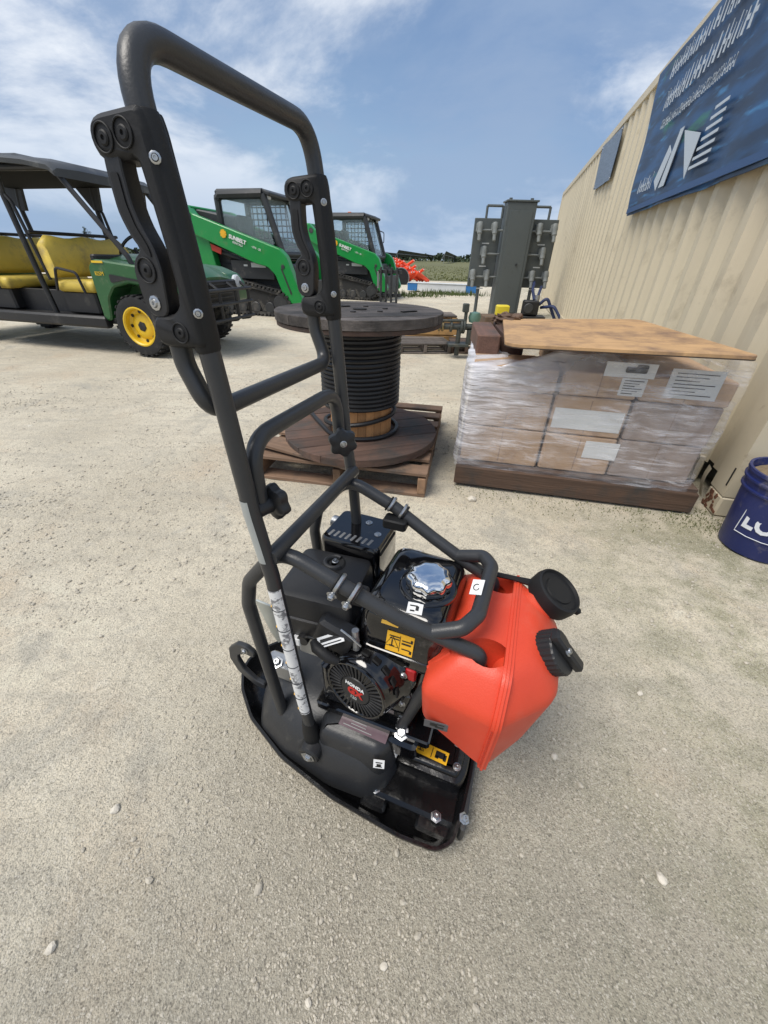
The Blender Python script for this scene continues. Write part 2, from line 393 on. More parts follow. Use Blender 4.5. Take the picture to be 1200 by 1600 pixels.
# loose gravel: thousands of small stones in one mesh, denser in patches
def stone_proto(seed):
    rs = np.random.RandomState(seed); bm = bmesh.new(); bmesh.ops.create_icosphere(bm, subdivisions=1, radius=1)
    vs = np.array([v.co[:] for v in bm.verts])*(1+.35*(rs.rand(len(bm.verts),1)-.5)); vs *= np.array([1,.75,.55]); fs = [[v.index for v in f.verts] for f in bm.faces]; bm.free()
    return vs, np.array(fs)
protos = [stone_proto(k) for k in range(6)]
rs = np.random.RandomState(11); pts = []
dd_ = 4.35*rs.rand(150000)**1.3; aa_ = (rs.rand(150000)-.5)*2.2; xx_ = dd_*np.sin(aa_)*1.15; yy_ = dd_*np.cos(aa_)
kk_ = smooth_noise(xx_+50, yy_+50, 9, .28)+.6*smooth_noise(xx_+50, yy_+50, 10, .9); ok_ = rs.rand(150000) < (.28+1.5*kk_)*np.clip(.25+dd_*.9, .25, 1)
pts = list(zip(xx_[ok_], yy_[ok_]))[:42000]; hh_ = gheight(np.array([p[0] for p in pts]), np.array([p[1] for p in pts]))
n1_ = len(pts)
dd_ = 1.2+7*rs.rand(30000)**1.2; aa_ = (rs.rand(30000)-.5)*2.3; xx_ = dd_*np.sin(aa_)*1.1; yy_ = dd_*np.cos(aa_)
ok_ = rs.rand(30000) < .30+1.4*smooth_noise(xx_+80, yy_+80, 19, .7); far_ = list(zip(xx_[ok_], yy_[ok_]))[:9000]; pts += far_
hh_ = np.concatenate([hh_, gheight(np.array([p[0] for p in far_]), np.array([p[1] for p in far_]))])
V_, F_, o_ = [], [], 0
for i_, (x, y) in enumerate(pts):
    v, f = protos[rs.randint(6)]
    d = math.hypot(x, y); r = .0008+.0026*rs.rand()**3.5+(.0045*rs.rand() if rs.rand() < .03 else 0); r = r*(1+.25*min(d, 4)) if i_ < n1_ else .003+.006*rs.rand()**2.5
    a = rs.rand()*6.28; c, s = math.cos(a), math.sin(a)
    q = v*r; q = np.stack([q[:,0]*c-q[:,1]*s, q[:,0]*s+q[:,1]*c, q[:,2]], 1)+np.array([x, y, 0])
    q[:,2] += hh_[i_]+r*.25
    V_.append(q); F_.append(f+o_); o_ += len(v)
me = bpy.data.meshes.new('gravel'); me.from_pydata(np.concatenate(V_).tolist(), [], np.concatenate(F_).tolist())
M_stone = mat('pale_stone', (.44,.40,.325), .9, var=.42, vs=95, bump=.2, bs=300)
tag(put('gravel', me, M_stone), 'loose pale limestone gravel scattered over the yard', 'gravel', kind='stuff')
def big_stone(x, y, r, label, col=None, sq=(1,.7,.5), rz=0):
    bm = bmesh.new(); bmesh.ops.create_icosphere(bm, subdivisions=2, radius=r); q = random.Random(int(x*991+y*77))
    for v in bm.verts: v.co *= 1+.32*(q.random()-.5); v.co.x *= sq[0]; v.co.y *= sq[1]; v.co.z *= sq[2]
    m_ = bpy.data.meshes.new('loose_stone'); bm.to_mesh(m_); bm.free()
    o = put('loose_stone', m_, col or M_stone2); o.location = (x, y, float(gheight(x, y))+r*sq[2]*.55); o.rotation_euler = (0,0,rz)
    return tag(o, label, 'stone', 'loose stones on the gravel')
M_stone2 = mat('white_stone', (.60,.55,.46), .85, var=.15, vs=60, bump=.2, bs=200)
big_stone(-.217, .211, .011, 'oblong tan stone lying alone on the gravel before the compactor', M_stone, (1,.62,.5), 1.3)
big_stone(.44, 1.66, .022, 'round whitish stone on mossy gravel before the wrapped cartons', None, (1,.9,.7))
for x, y, r in ((-.55,.13,.009),(-.56,.33,.010),(.02,.12,.007),(.56,.24,.010),(.43,.46,.009),(-.13,.70,.010),(.73,.63,.009),(-.1,.08,.006)):
    big_stone(x, y, r, 'small pale pebble lying loose on the gravel around the compactor', None, (1,.8,.6), x*9)
# ------------------------------------------------------------------ shipping container (local x along its side away from the camera, -y into the box, z up)
CA = math.atan2(.969, .246)
box_c = empty('shipping_container', (1.603,1.651,0), CA, 'long tan corrugated shipping container with torn rusty bottom corner', 'container')
M_tan = mat('tan_container_paint', (.55,.485,.355), .55, var=.10, vs=2.5, bump=.05, bs=40, stretch=(3,3,.3), dirt=(.36,.31,.22), dirt_amt=.22, dirt_s=3)
M_tan_d = mat('tan_rail_paint', (.54,.475,.35), .55, var=.1, vs=6, dirt=(.20,.12,.07), dirt_amt=.12, dirt_s=7)
M_rust = mat('rust', (.13,.055,.03), .9, var=.5, vs=30, bump=.5, bs=60)
CL, CHt = 12.19, 2.59
mb = MB(); prof = []
s = .045; pitch = .278; dep = .042
while s < CL-.17:
    for ds, yy in ((0,0),(.07,0),(.138,-dep),(.208,-dep)):
        if s+ds < CL-.17: prof.append((s+ds, yy))
    s += pitch
prof.append((CL-.17, 0))
zs = [.16,.45,1.2,2.0,2.50]
# leave out the lowest strip of the first corrugations: torn away
for i in range(len(prof)-1):
    (a, ya), (b_, yb) = prof[i], prof[i+1]
    z0 = [.165,.172,.15][i] if i < 3 else .13
    zz = [z0]+zs[1:]
    n0 = len(mb.v)
    mb.v += [(a,ya-.012,z) for z in zz]+[(b_,yb-.012,z) for z in zz]
    k = len(zz); mb.f += [(n0+j, n0+k+j, n0+k+j+1, n0+j+1) for j in range(k-1)]
mb.build('corrugated_side', M_tan, box_c, 25)
MB().box((CL/2-.04,-.04,2.545),(CL-.20,.08,.09),b=.008).build('top_rail', M_tan_d, box_c)
MB().box((CL/2+.06,-.03,.085),(CL-.42,.05,.14),b=.006).build('bottom_rail', M_tan_d, box_c)
for x0 in (-.025, CL-.085):
    hw = .065 if x0 < 1 else .085
    poly = [(-hw,0.0),(hw,0.0),(hw,-.03),(.02,-.03),(.02,-.16),(-hw,-.16)]
    MB().prism(poly, .10, 2.47, lambda a, c, d: (x0+(a if x0 < 1 else -a), c, d), .006).build('corner_post', M_tan_d, box_c)
    for zc in (.05, 2.53): MB().box((x0,-.082,zc),(hw*2+.004,.166,.10 if zc < 1 else .118),b=.01).build('corner_casting', M_tan_d, box_c)
MB().box((-.065,-1.23,1.3),(.03,2.1,2.36),b=.004).build('end_wall', M_tan, box_c)
MB().box((CL/2,-1.22,2.57),(CL-.05,2.3,.03)).build('roof', M_tan, box_c)
MB().box((CL/2,-1.22,.14),(CL-.2,2.2,.03)).build('floor', mat('container_floor',(.10,.08,.06),.9), box_c)
MB().box((CL/2,-2.42,1.3),(CL-.1,.04,2.36)).build('far_side', M_tan, box_c)
# torn flap, rust scabs and slot at the foot of the near post
mb = MB(); g = []
for i in range(7):
    for j in range(5):
        u_, v_ = i/6, j/4
        g.append((.045+.17*u_, .004+.028*math.sin(v_*2.2)*(1-.5*u_)+.005*math.sin(u_*9), .02+.16*v_+.012*math.sin(u_*7)))
mb.v = g; mb.f = [(i*5+j, (i+1)*5+j, (i+1)*5+j+1, i*5+j+1) for i in range(6) for j in range(4) if not (i in (1,2,3,4) and j >= 0)]
mb.build('torn_flap', M_tan_d, box_c)
q = random.Random(3); mb = MB()
for k in range(16):
    mb.box((-.085+.12*q.random(), .001+.002*q.random(), .01+.09*q.random()**1.5), (.012+.014*q.random(),.004,.012+.02*q.random()), Matrix.Rotation(q.random()*3,3,'Y'), b=.004)
mb.build('rust_scale', M_rust, box_c)
MB().box((-.072,.0015,.20),(.010,.004,.09),b=.002).build('post_slot', mat('dark_slot',(.02,.018,.015),.9), box_c)
MB().box((.13,-.22,.09),(.24,.02,.16)).build('hole_backing', mat('dark_slot',(.02,.018,.015),.9), box_c)

# banners: cloth sheets that hang 2 cm off the corrugations
def sheet(name, corners, nx_, nz_, matl, wav, parent, off=.018, seed=1):
    (s0,z0),(s1,z1),(s2,z2),(s3,z3) = corners     # bottom left, bottom right, top right, top left (as s,z)
    q = np.random.RandomState(seed); ph = q.rand(6)*6; vs_, fs_ = [], []
    for j in range(nz_+1):
        for i in range(nx_+1):
            u_, v_ = i/nx_, j/nz_
            s_ = (s0*(1-u_)+s1*u_)*(1-v_)+(s3*(1-u_)+s2*u_)*v_; z_ = (z0*(1-u_)+z1*u_)*(1-v_)+(z3*(1-u_)+z2*u_)*v_
            y_ = off+wav*(math.sin(s_*5+ph[0])+.7*math.sin(s_*11+z_*4+ph[1])+.8*math.sin(z_*9-s_*3+ph[2]))*(.4+.9*(1-v_))
            vs_.append((s_, y_, z_)); 
    fs_ = [(j*(nx_+1)+i, j*(nx_+1)+i+1, (j+1)*(nx_+1)+i+1, (j+1)*(nx_+1)+i) for j in range(nz_) for i in range(nx_)]
    n_ = len(vs_); vs_ += [(a, y-.004, c) for a, y, c in vs_]; fs_ += [tuple(n_+k for k in reversed(f)) for f in fs_]
    m_ = bpy.data.meshes.new(name); m_.from_pydata(vs_, [], fs_); m_.shade_smooth(); return put(name, m_, matl, parent)
M_ban = bpy.data.materials.new('banner_print'); M_ban.use_nodes = True; t = M_ban.node_tree; b = t.nodes['Principled BSDF']; nn = t.nodes.new; LL = t.links.new
b.inputs['Roughness'].default_value = .42
co = nn('ShaderNodeTexCoord').outputs['Object']
def bn(scale, rot, stretch, lo, hi):
    mp = nn('ShaderNodeMapping'); mp.inputs['Rotation'].default_value = (0,rot,0); mp.inputs['Scale'].default_value = stretch; LL(co, mp.inputs[0])
    z = nn('ShaderNodeTexNoise'); z.inputs['Scale'].default_value = scale; z.inputs['Detail'].default_value = 5; LL(mp.outputs[0], z.inputs['Vector'])
    m = nn('ShaderNodeMapRange'); m.inputs[1].default_value = lo; m.inputs[2].default_value = hi; LL(z.outputs['Fac'], m.inputs[0]); return m.outputs[0]
c0 = gmix(bn(2.0,.9,(1,1,5),.42,.62), (.009,.026,.065), (.016,.065,.17)); c0 = gmix(bn(3.0,-.5,(1,1,6),.60,.72), c0, (.04,.17,.36)); c0 = gmix(bn(1.3,.7,(1,1,4),.62,.72), c0, (.03,.16,.09)); c0 = gmix(bn(2.2,1.3,(1,1,5),.55,.75), c0, (.008,.014,.03))
LL(c0, b.inputs['Base Color'])
ban = empty('printed_banner', (1.603,1.651,0), CA, 'large blue banner with white print hung on the tan container', 'banner', None)
sheet('cloth', ((.55,1.41),(3.50,1.42),(3.85,2.52),(.55,2.50)), 60, 24, M_ban, .006, ban, .028, 2)
MB().box((2.03,.046,1.455),(2.9,.006,.04)).build('hem', mat('navy_hem',(.02,.06,.16),.45), ban)
M_bw = mat('banner_white', (.44,.49,.54), .5)
def bmark(poly, name='white_mark'):     # poly in (s,z)
    MB().prism(poly, .049, .052, lambda a, c, d: (a, d, c)).build(name, M_bw, ban, 0)
bmark([(2.32,1.83),(1.96,1.51),(1.93,1.74)])
bmark([(2.75,1.60),(2.62,1.52),(2.50,1.74),(2.60,1.80)])
bmark([(2.55,1.53),(2.42,1.53),(2.36,1.86),(2.44,1.86)])
for k in range(7):
    z_ = 1.55+.045*k; bmark([(1.93-.02*k,z_),(1.62,z_),(1.62,z_+.017),(1.93-.02*k,z_+.017)], 'stripe')
q = random.Random(5)
for row, (z_, s0, s1, hh) in enumerate(((1.56,3.25,2.85,.11),(1.98,3.1,1.75,.07),(2.12,3.2,1.7,.14),(2.33,3.3,1.0,.12))):
    s_ = s0
    while s_ > s1:
        wd = hh*(.22+.30*q.random()); t0 = hh*(.0+.2*q.random()); t1 = hh*(.75+.3*q.random())
        bmark([(s_,z_+t0),(s_-wd*.5,z_+t0*.5),(s_-wd*.45,z_+t1),(s_-.02,z_+t1*.96)], 'letter')
        if q.random() < .6: bmark([(s_-wd*.5,z_+hh*.4),(s_-wd,z_+hh*.38),(s_-wd,z_+hh*.55),(s_-wd*.48,z_+hh*.56)], 'letter')
        s_ -= wd*1.3
sg = empty('small_banner', (1.603,1.651,0), CA, 'small grey-blue banner near the far end of the tan container', 'banner')
sheet('cloth', ((5.2,1.93),(6.45,1.97),(6.6,2.5),(5.2,2.45)), 16, 8, mat('grey_print',(.14,.18,.24),.5,var=.5,vs=9,stretch=(1,1,8)), .004, sg, .02, 4)
for a, z_ in ((5.22,1.95),(6.43,1.99),(6.55,2.47),(5.22,2.42)): MB().cyl((a,.02,z_),(a,.032,z_),.012,n=8).build('grommet', M_zinc, sg)

# ------------------------------------------------------------------ bucket
bk = empty('plastic_bucket', (1.595,1.325,0), 0, 'dirty dark blue plastic bucket of sand beside the container corner', 'bucket')
M_blue = mat('blue_plastic', (.013,.022,.11), .42, var=.1, vs=6, bump=.06, bs=90, dirt=(.16,.15,.16), dirt_amt=.25, dirt_s=10)
BR = lambda z: .128+.026*z/.345
MB().lathe([(.10,.004),(.126,.004),(.128,.012),(BR(.26),.26),(BR(.265)+.009,.265),(BR(.27)+.009,.272),(BR(.275)+.001,.275),(BR(.30),.30),(BR(.305)+.01,.303),(BR(.315)+.01,.311),(BR(.32)+.001,.314),(BR(.33),.330),(BR(.335)+.008,.334),(BR(.345)+.007,.346),(BR(.345)-.003,.346),(BR(.3)-.006,.29),(BR(.2)-.006,.2)], 48, None, True, False).build('shell', M_blue, bk)
mb = MB(); rs_ = random.Random(4); rows = []
for k, r_ in enumerate((.143,.10,.05,.004)):
    rows.append([Vector((r_*math.cos(a*math.pi/12), r_*math.sin(a*math.pi/12), .300+.02*rs_.random()+.006*k)) for a in range(24)])
mb.loft(rows, False, True).build('sand', mat('wet_sand',(.20,.15,.09),.95,var=.4,vs=40,bump=.6,bs=120), bk)
mb = MB(); mb.tube([(.168*math.cos(a), .168*math.sin(a), .285-.06*math.sin(max(0,min(math.pi,(a-3.9)*1.0)))) for a in np.linspace(3.9,7.0,24)], .003, 6).build('bail_handle', M_zinc, bk)
def wrap(me, r0, z0, a0, dr=.0012):
    for v in me.vertices:
        a = a0+v.co.x/r0; rr = r0+dr+v.co.z; v.co = (rr*math.cos(a), rr*math.sin(a), z0+v.co.y)
    me.update(); return me
A0 = math.atan2(-1.31, -1.605)+.80
tm = text_mesh('LOWE\'S', .100, .0004, .0035); tm.transform(Matrix.Diagonal((.82,1,1,1)))
bm = bmesh.new(); bm.from_mesh(tm); bmesh.ops.subdivide_edges(bm, edges=[e for e in bm.edges if e.calc_length() > .02], cuts=2); bm.to_mesh(tm); bm.free()
put('lettering', wrap(tm, .1385, .155, A0-.30), mat('bucket_print',(.66,.68,.72),.5), bk)
frame = [(-.195,-.060),(-.195,.050),(-.178,.050),(-.178,.066),(0,.092),(.178,.066),(.178,.050),(.195,.050),(.195,-.060)]
pth = []
for (a, c), (e, f_) in zip(frame, frame[1:]+frame[:1]):
    for k in range(8): pth.append((a+(e-a)*k/8, c+(f_-c)*k/8))
mb = MB(); mb.tube([((.1385+.002)*math.cos(A0+x/.1385), (.1385+.002)*math.sin(A0+x/.1385), .152+y) for x, y in pth], .0016, 6, closed=True).build('printed_outline', MC['bucket_print'], bk)

# ------------------------------------------------------------------ pallets
M_pal = wood('pallet_wood', (.20,.125,.08), .45, 'x'); M_pal_d = wood('dark_pallet_wood', (.085,.055,.040), .4, 'x'); M_pal_g = wood('grey_pallet_wood', (.13,.11,.095), .35, 'x')
def pallet(loc, rz, wx, wy, matl, label, nb=6, h=.125, top=True, group='wooden pallets'):
    p = empty('wooden_pallet', (loc[0],loc[1],float(gheight(loc[0],loc[1]))), rz, label, 'pallet', group)
    me_b = MB().box((0,0,0),(wx,.095,.018),b=.003).mesh('deck_board'); me_b.materials.append(matl)
    me_s = MB().box((0,0,0),(.04,wy,.085),b=.003).mesh('stringer'); me_s.materials.append(wood(matl.name+'_y', tuple(matl.node_tree.nodes['Principled BSDF'].inputs['Base Color'].default_value)[:3] if False else {'pallet_wood':(.20,.12,.07),'dark_pallet_wood':(.08,.052,.038),'grey_pallet_wood':(.12,.10,.085)}[matl.name], .35, 'y'))
    q = random.Random(int(loc[0]*100+loc[1]*7))
    for i in range(nb):
        y = -wy/2+.05+(wy-.1)*i/(nb-1)
        if top: instance(me_b, 'deck_board', (.008*(q.random()-.5),y,h-.009), (0,.006*(q.random()-.5),.012*(q.random()-.5)), p)
    for y in (-wy/2+.05, 0, wy/2-.05): instance(me_b, 'bottom_board', (0,y,.0105), (0,0,.01*(q.random()-.5)), p)
    for x in (-wx/2+.021, 0, wx/2-.021): instance(me_s, 'stringer', (x,0,.0195+.0425+.001), (0,0,0), p)
    return p
# pallet under the reel: front edge (-.68,1.83)-(.18,1.67)
ang1 = math.atan2(-.16,.86)
c1_ = Vector((-.25,1.75,0))+Vector((.183,.983,0))*.54
pallet(c1_, ang1, .92, 1.08, M_pal, 'weathered brown wooden pallet under the cable reel', 7, .135)
# one deck plank of it lies askew on top
o = MB().box((0,0,0),(.62,.09,.018),b=.003).build('loose_plank', M_pal); o.location = (-.42,1.83,.150); o.rotation_euler = (.02,.035,-.42); tag(o, 'loose weathered plank lying askew on the pallet under the reel', 'plank')

# ------------------------------------------------------------------ cable reel
RX, RY, RB = -.143, 2.10, .148
reel = empty('cable_reel', (RX,RY,RB), .35, 'large weathered wooden cable reel standing upright on a pallet', 'reel')
M_rl = wood('reel_plank', (.098,.084,.076), .5, 'x', da=.75, dirt=(.022,.019,.017)); M_rl2 = wood('reel_plank_brown', (.10,.058,.042), .5, 'x', da=.6); M_stv = wood('reel_stave', (.45,.22,.085), .22, 'z', da=.2)
M_cable = mat('black_cable_jacket', (.012,.012,.013), .45, var=.2, vs=20, bump=.08, bs=200)
def flange(z0, th, rad, nplank, matl, hole=.04):
    wd = 2*rad/nplank
    for i in range(nplank):
        y0, y1 = -rad+i*wd+.0022, -rad+(i+1)*wd-.0022; pl = []
        for k in range(9):
            y = y0+(y1-y0)*k/8; pl.append((math.sqrt(max(0,rad*rad-y*y)), y))
        for k in range(8,-1,-1):
            y = y0+(y1-y0)*k/8; pl.append((-math.sqrt(max(0,rad*rad-y*y)), y))
        pl = [p for j, p in enumerate(pl) if j == 0 or (Vector(p)-Vector(pl[j-1])).length > 1e-4]
        MB().prism(pl, z0+.002*rnd.random(), z0+th+.002*rnd.random(), lambda a, c, d: (a,c,d), .002).build('flange_plank', matl, reel, 30)
RT, FT = .642, .040
flange(0, FT, .425, 7, M_rl2); flange(RT-FT, FT, .405, 7, M_rl)
# second, cross-grained ply of the top flange
o2 = MB().lathe([(.395,RT-FT-.020),(.400,RT-FT-.018),(.400,RT-FT-.002),(.395,RT-FT-.001)],48).build('inner_ply', M_rl2, reel)
for a in np.linspace(0, 2*math.pi, 7)[:-1]:
    MB().cyl((.13*math.cos(a),.13*math.sin(a),RT),(.13*math.cos(a),.13*math.sin(a),RT+.006),.014,n=8).build('bolt_head', mat('dull_iron',(.03,.026,.024),.7), reel)
MB().lathe([(.034,RT+.0025),(.034,RT+.004),(.001,RT+.004)],20).build('arbor_hole', mat('dark_hole',(.008,.007,.006),.95), reel)
MB().box((.2,-.14,RT+.004),(.085,.022,.004),Matrix.Rotation(.3,3,'Z')).build('hand_slot', MC['dark_hole'], reel)
MB().box((-.06,.12,RT+.004),(.085,.022,.004),Matrix.Rotation(.1,3,'Z')).build('hand_slot', MC['dark_hole'], reel)
st = MB(); wseg = 2*math.pi/24
pl = [(.168*math.cos(t_), .168*math.sin(t_)) for t_ in (-wseg/2+.006, 0, wseg/2-.006)]+[(.145*math.cos(t_), .145*math.sin(t_)) for t_ in (wseg/2-.006, -wseg/2+.006)]
st.prism(pl, FT+.003, RT-FT-.022, lambda a, c, d: (a,c,d), .0015); stm = st.mesh('drum_stave'); stm.materials.append(M_stv)
for k in range(24): instance(stm, 'drum_stave', (0,0,0), (0,0,k*wseg), reel)
# cable wound on the drum: one continuous run with a slack end
path = []; turns = 17.0; r_c = .0118; z_a, z_b = RT-FT-.036, .205
for k in range(int(turns*40)+1):
    t_ = k/40; z = z_a-(z_a-z_b)*t_/turns; path.append((.198*math.cos(-2*math.pi*t_)+0, .198*math.sin(-2*math.pi*t_), z))
a_e = -2*math.pi*turns
for k in range(1,61):
    t_ = k/60; path.append(((.198-.014*t_)*math.cos(a_e-5.2*t_), (.198-.014*t_)*math.sin(a_e-5.2*t_), z_b-.062*t_))
a_e -= 5.2
for k in range(1,91):
    t_ = k/90; path.append(((.184+.018*min(1,t_*3))*math.cos(a_e-8.0*t_), (.184+.018*min(1,t_*3))*math.sin(a_e-8.0*t_), z_b-.062-(z_b-.062-FT-.015)*min(1,t_*2.2)))
a_e -= 8.0
p0_ = Vector(path[-1]); tn = Vector((math.sin(a_e), -math.cos(a_e), 0))
for k in range(1,16):
    t_ = k/15; path.append(tuple(p0_+tn*(.36*t_)+Vector((0,0,.012*t_*t_))))
cab = MB().tube(path, r_c, 8).build('cable', M_cable); cab.location = (RX,RY,RB); cab.rotation_euler = (0,0,.35+.9+3.0)
tag(cab, 'thick black cable wound around the wooden reel with a slack end', 'cable')
# inner layer of cable seen between the turns
MB().lathe([(.186,.20),(.190,.21),(.190,RT-FT-.03),(.186,RT-FT-.026)],40).build('inner_layer', M_cable, cab).rotation_euler = (0,0,0)

# ------------------------------------------------------------------ wrapped cartons on a pallet
BA = math.atan2(-.249,1.121); bx_ = Vector((math.cos(BA),math.sin(BA),0)); by_ = Vector((-bx_.y,bx_.x,0))
c0_ = Vector((.372,1.832,0)); PW, PD = 1.13, .97
pc = c0_+bx_*(PW/2)+by_*(PD/2)
pallet(pc, BA, PW, PD, M_pal_d, 'dark brown wooden pallet under the plastic-wrapped cartons', 8, .125)
o = MB().box((0,0,0),(PW,.028,.098),b=.003).build('skirt_board', wood('skirt_wood',(.105,.062,.040),.35,'x')); o.parent = [x for x in bpy.data.objects if x.name.startswith('wooden_pallet')][-1]; o.location = (0,-PD/2-.015,.062)
M_card = mat('brown_cardboard', (.42,.285,.18), .85, var=.12, vs=5, bump=.12, bs=40, stretch=(1,1,4), dirt=(.24,.16,.12), dirt_amt=.25, dirt_s=4)
M_card2 = mat('grey_cardboard', (.30,.235,.195), .85, var=.15, vs=6, bump=.12, bs=40, dirt=(.18,.14,.12), dirt_amt=.3, dirt_s=5)
zb = .128; q = random.Random(21)
rows_ = ((zb,.185),(zb+.189,.178),(zb+.371,.165))
cols = ((.0,.385),(.39,.325),(.72,.355))
wher = ('left', 'middle', 'right'); lev = ('bottom', 'middle', 'top')
cart = {}
for k, (z0, hh) in enumerate(rows_):
    for j, (x0, ww) in enumerate(cols):
        sh = (.0,.006,.012)[k]*j; dp = .45 if j == 0 else .93
        if k == 2 and j == 0: dp = .30; hh = .105
        for d_ in ((0,1) if j == 0 else (0,)):
            cx = .012+x0+ww/2+sh*.6; cy = .02+dp/2+d_*.47+.012*q.random()
            if k == 2 and d_ == 1: continue
            p = pc+bx_*(cx-PW/2)+by_*(cy-PD/2)
            side = {0:'on the cable reel side', 1:'in the middle column', 2:'on the container side'}[j]
            dep_ = ', behind its twin' if d_ else ''
            o = empty('cardboard_carton', (p.x,p.y,z0), BA+.012*(q.random()-.5), 'carton in %s wrapped layer %s%s' % (lev[k], side, dep_), 'carton', 'cartons in the wrapped stack')
            MB().box((0,0,hh/2),(ww-.006,dp-.01,hh),b=.008).build('carton_body', M_card2 if (k < 2 and j == 2) else M_card, o)
            MB().box((0,-dp/2+.0065,hh*.5),(.0035,.004,hh*.86)).build('carton_seam', mat('seam_shadow',(.24,.16,.11),.9), o)
            cart[(k,j,d_)] = (o, ww, dp, hh)
M_paper = mat('paper_label', (.62,.63,.62), .7, var=.04, vs=20)
def paper(key, x, z, w_, h_, marks=0):
    o, ww, dp, hh = cart[key]
    lb = MB().box((x,-dp/2+.0038,z),(w_,.0024,h_)).build('paper_label', M_paper, o)
    for i in range(marks): MB().box((x-w_*.08*(i%3),-dp/2+.0022,z+h_*(.36-.72*i/max(1,marks-1))),(w_*(.78-.16*(i%3)),.001,.0035)).build('print_line', M_ink, lb)
    return lb
paper((1,1,0), .0, .075, .30, .095); paper((0,1,0), .10, .125, .15, .085); paper((2,1,0), .13, .055, .10, .075, 6)
paper((2,2,0), .01, .085, .20, .12, 7); lb = paper((2,1,0), .10, .125, .20, .06, 0)
o, ww, dp, hh = cart[(2,1,0)]
MB().prism(rpoly([(.08,.115),(.165,.115),(.165,.150),(.12,.150),(.12,.138),(.08,.138)],.008,2), -dp/2+.001, -dp/2-.001, lambda a, c, d: (a,d,c)).build('printed_picture', M_ink, lb)
# stretch wrap
M_film = bpy.data.materials.new('stretch_film'); M_film.use_nodes = True; t = M_film.node_tree; b = t.nodes['Principled BSDF']; nn = t.nodes.new; LL = t.links.new
b.inputs['Base Color'].default_value = (.80,.80,.84,1); b.inputs['Roughness'].default_value = .22
co = nn('ShaderNodeTexCoord').outputs['Object']
tr = nn('ShaderNodeBsdfTransparent'); ms = nn('ShaderNodeMixShader'); mo_ = t.nodes['Material Output']
mp = nn('ShaderNodeMapping'); mp.inputs['Scale'].default_value = (1.1,1.1,7); mp.inputs['Rotation'].default_value = (.0,.14,.0); LL(co, mp.inputs[0])
z1_ = nn('ShaderNodeTexNoise'); z1_.inputs['Scale'].default_value = 3.2; z1_.inputs['Detail'].default_value = 8; z1_.inputs['Roughness'].default_value = .62; z1_.inputs['Distortion'].default_value = .8; LL(mp.outputs[0], z1_.inputs['Vector'])
m1_ = nn('ShaderNodeMapRange'); m1_.inputs[1].default_value = .48; m1_.inputs[2].default_value = .72; m1_.inputs[3].default_value = .14; m1_.inputs[4].default_value = .74; LL(z1_.outputs['Fac'], m1_.inputs[0])
zp = nn('ShaderNodeTexNoise'); zp.inputs['Scale'].default_value = 4.5; zp.inputs['Detail'].default_value = 4; zp.inputs['Distortion'].default_value = 1.2; LL(co, zp.inputs['Vector'])
mpz = nn('ShaderNodeMapRange'); mpz.inputs[1].default_value = .36; mpz.inputs[2].default_value = .66; mpz.inputs[3].default_value = .35; mpz.inputs[4].default_value = 1.15; LL(zp.outputs['Fac'], mpz.inputs[0])
mlz = nn('ShaderNodeMath'); mlz.operation = 'MULTIPLY'; LL(m1_.outputs[0], mlz.inputs[0]); LL(mpz.outputs[0], mlz.inputs[1])
# the film is bunched into many layers over the upper corner towards the reel
sp = nn('ShaderNodeSeparateXYZ'); LL(co, sp.inputs[0])
ad = nn('ShaderNodeMath'); ad.operation = 'MULTIPLY_ADD'; ad.inputs[1].default_value = -1.0; LL(sp.outputs['X'], ad.inputs[0]); LL(sp.outputs['Z'], ad.inputs[2])
m2_ = nn('ShaderNodeMapRange'); m2_.inputs[1].default_value = .55; m2_.inputs[2].default_value = 1.05; m2_.inputs[3].default_value = 0; m2_.inputs[4].default_value = .55; LL(ad.outputs[0], m2_.inputs[0])
sm = nn('ShaderNodeMath'); sm.operation = 'ADD'; sm.use_clamp = True; LL(mlz.outputs[0], sm.inputs[0]); LL(m2_.outputs[0], sm.inputs[1])
LL(sm.outputs[0], ms.inputs[0]); LL(tr.outputs[0], ms.inputs[1]); LL(b.outputs[0], ms.inputs[2]); LL(ms.outputs[0], mo_.inputs['Surface'])
zn = nn('ShaderNodeTexNoise'); zn.inputs['Scale'].default_value = 7; zn.inputs['Detail'].default_value = 5; LL(mp.outputs[0], zn.inputs['Vector'])
bp = nn('ShaderNodeBump'); bp.inputs['Strength'].default_value = .9; bp.inputs['Distance'].default_value = .02; LL(zn.outputs['Fac'], bp.inputs['Height']); LL(bp.outputs[0], b.inputs['Normal'])
ring = rpoly([(-PW/2-.012,-PD/2-.008),(PW/2-.03,-PD/2-.008),(PW/2-.03,PD/2+.0),(-PW/2-.012,PD/2+.0)], .05, 4)
dense = []
for i in range(len(ring)):
    a, c = Vector(ring[i]), Vector(ring[(i+1) % len(ring)]); n_ = max(1, int((c-a).length/.016))
    for k in range(n_): dense.append(a+(c-a)*k/n_)
nl = 38; zt = zb+.371+.165+.012; loops = []
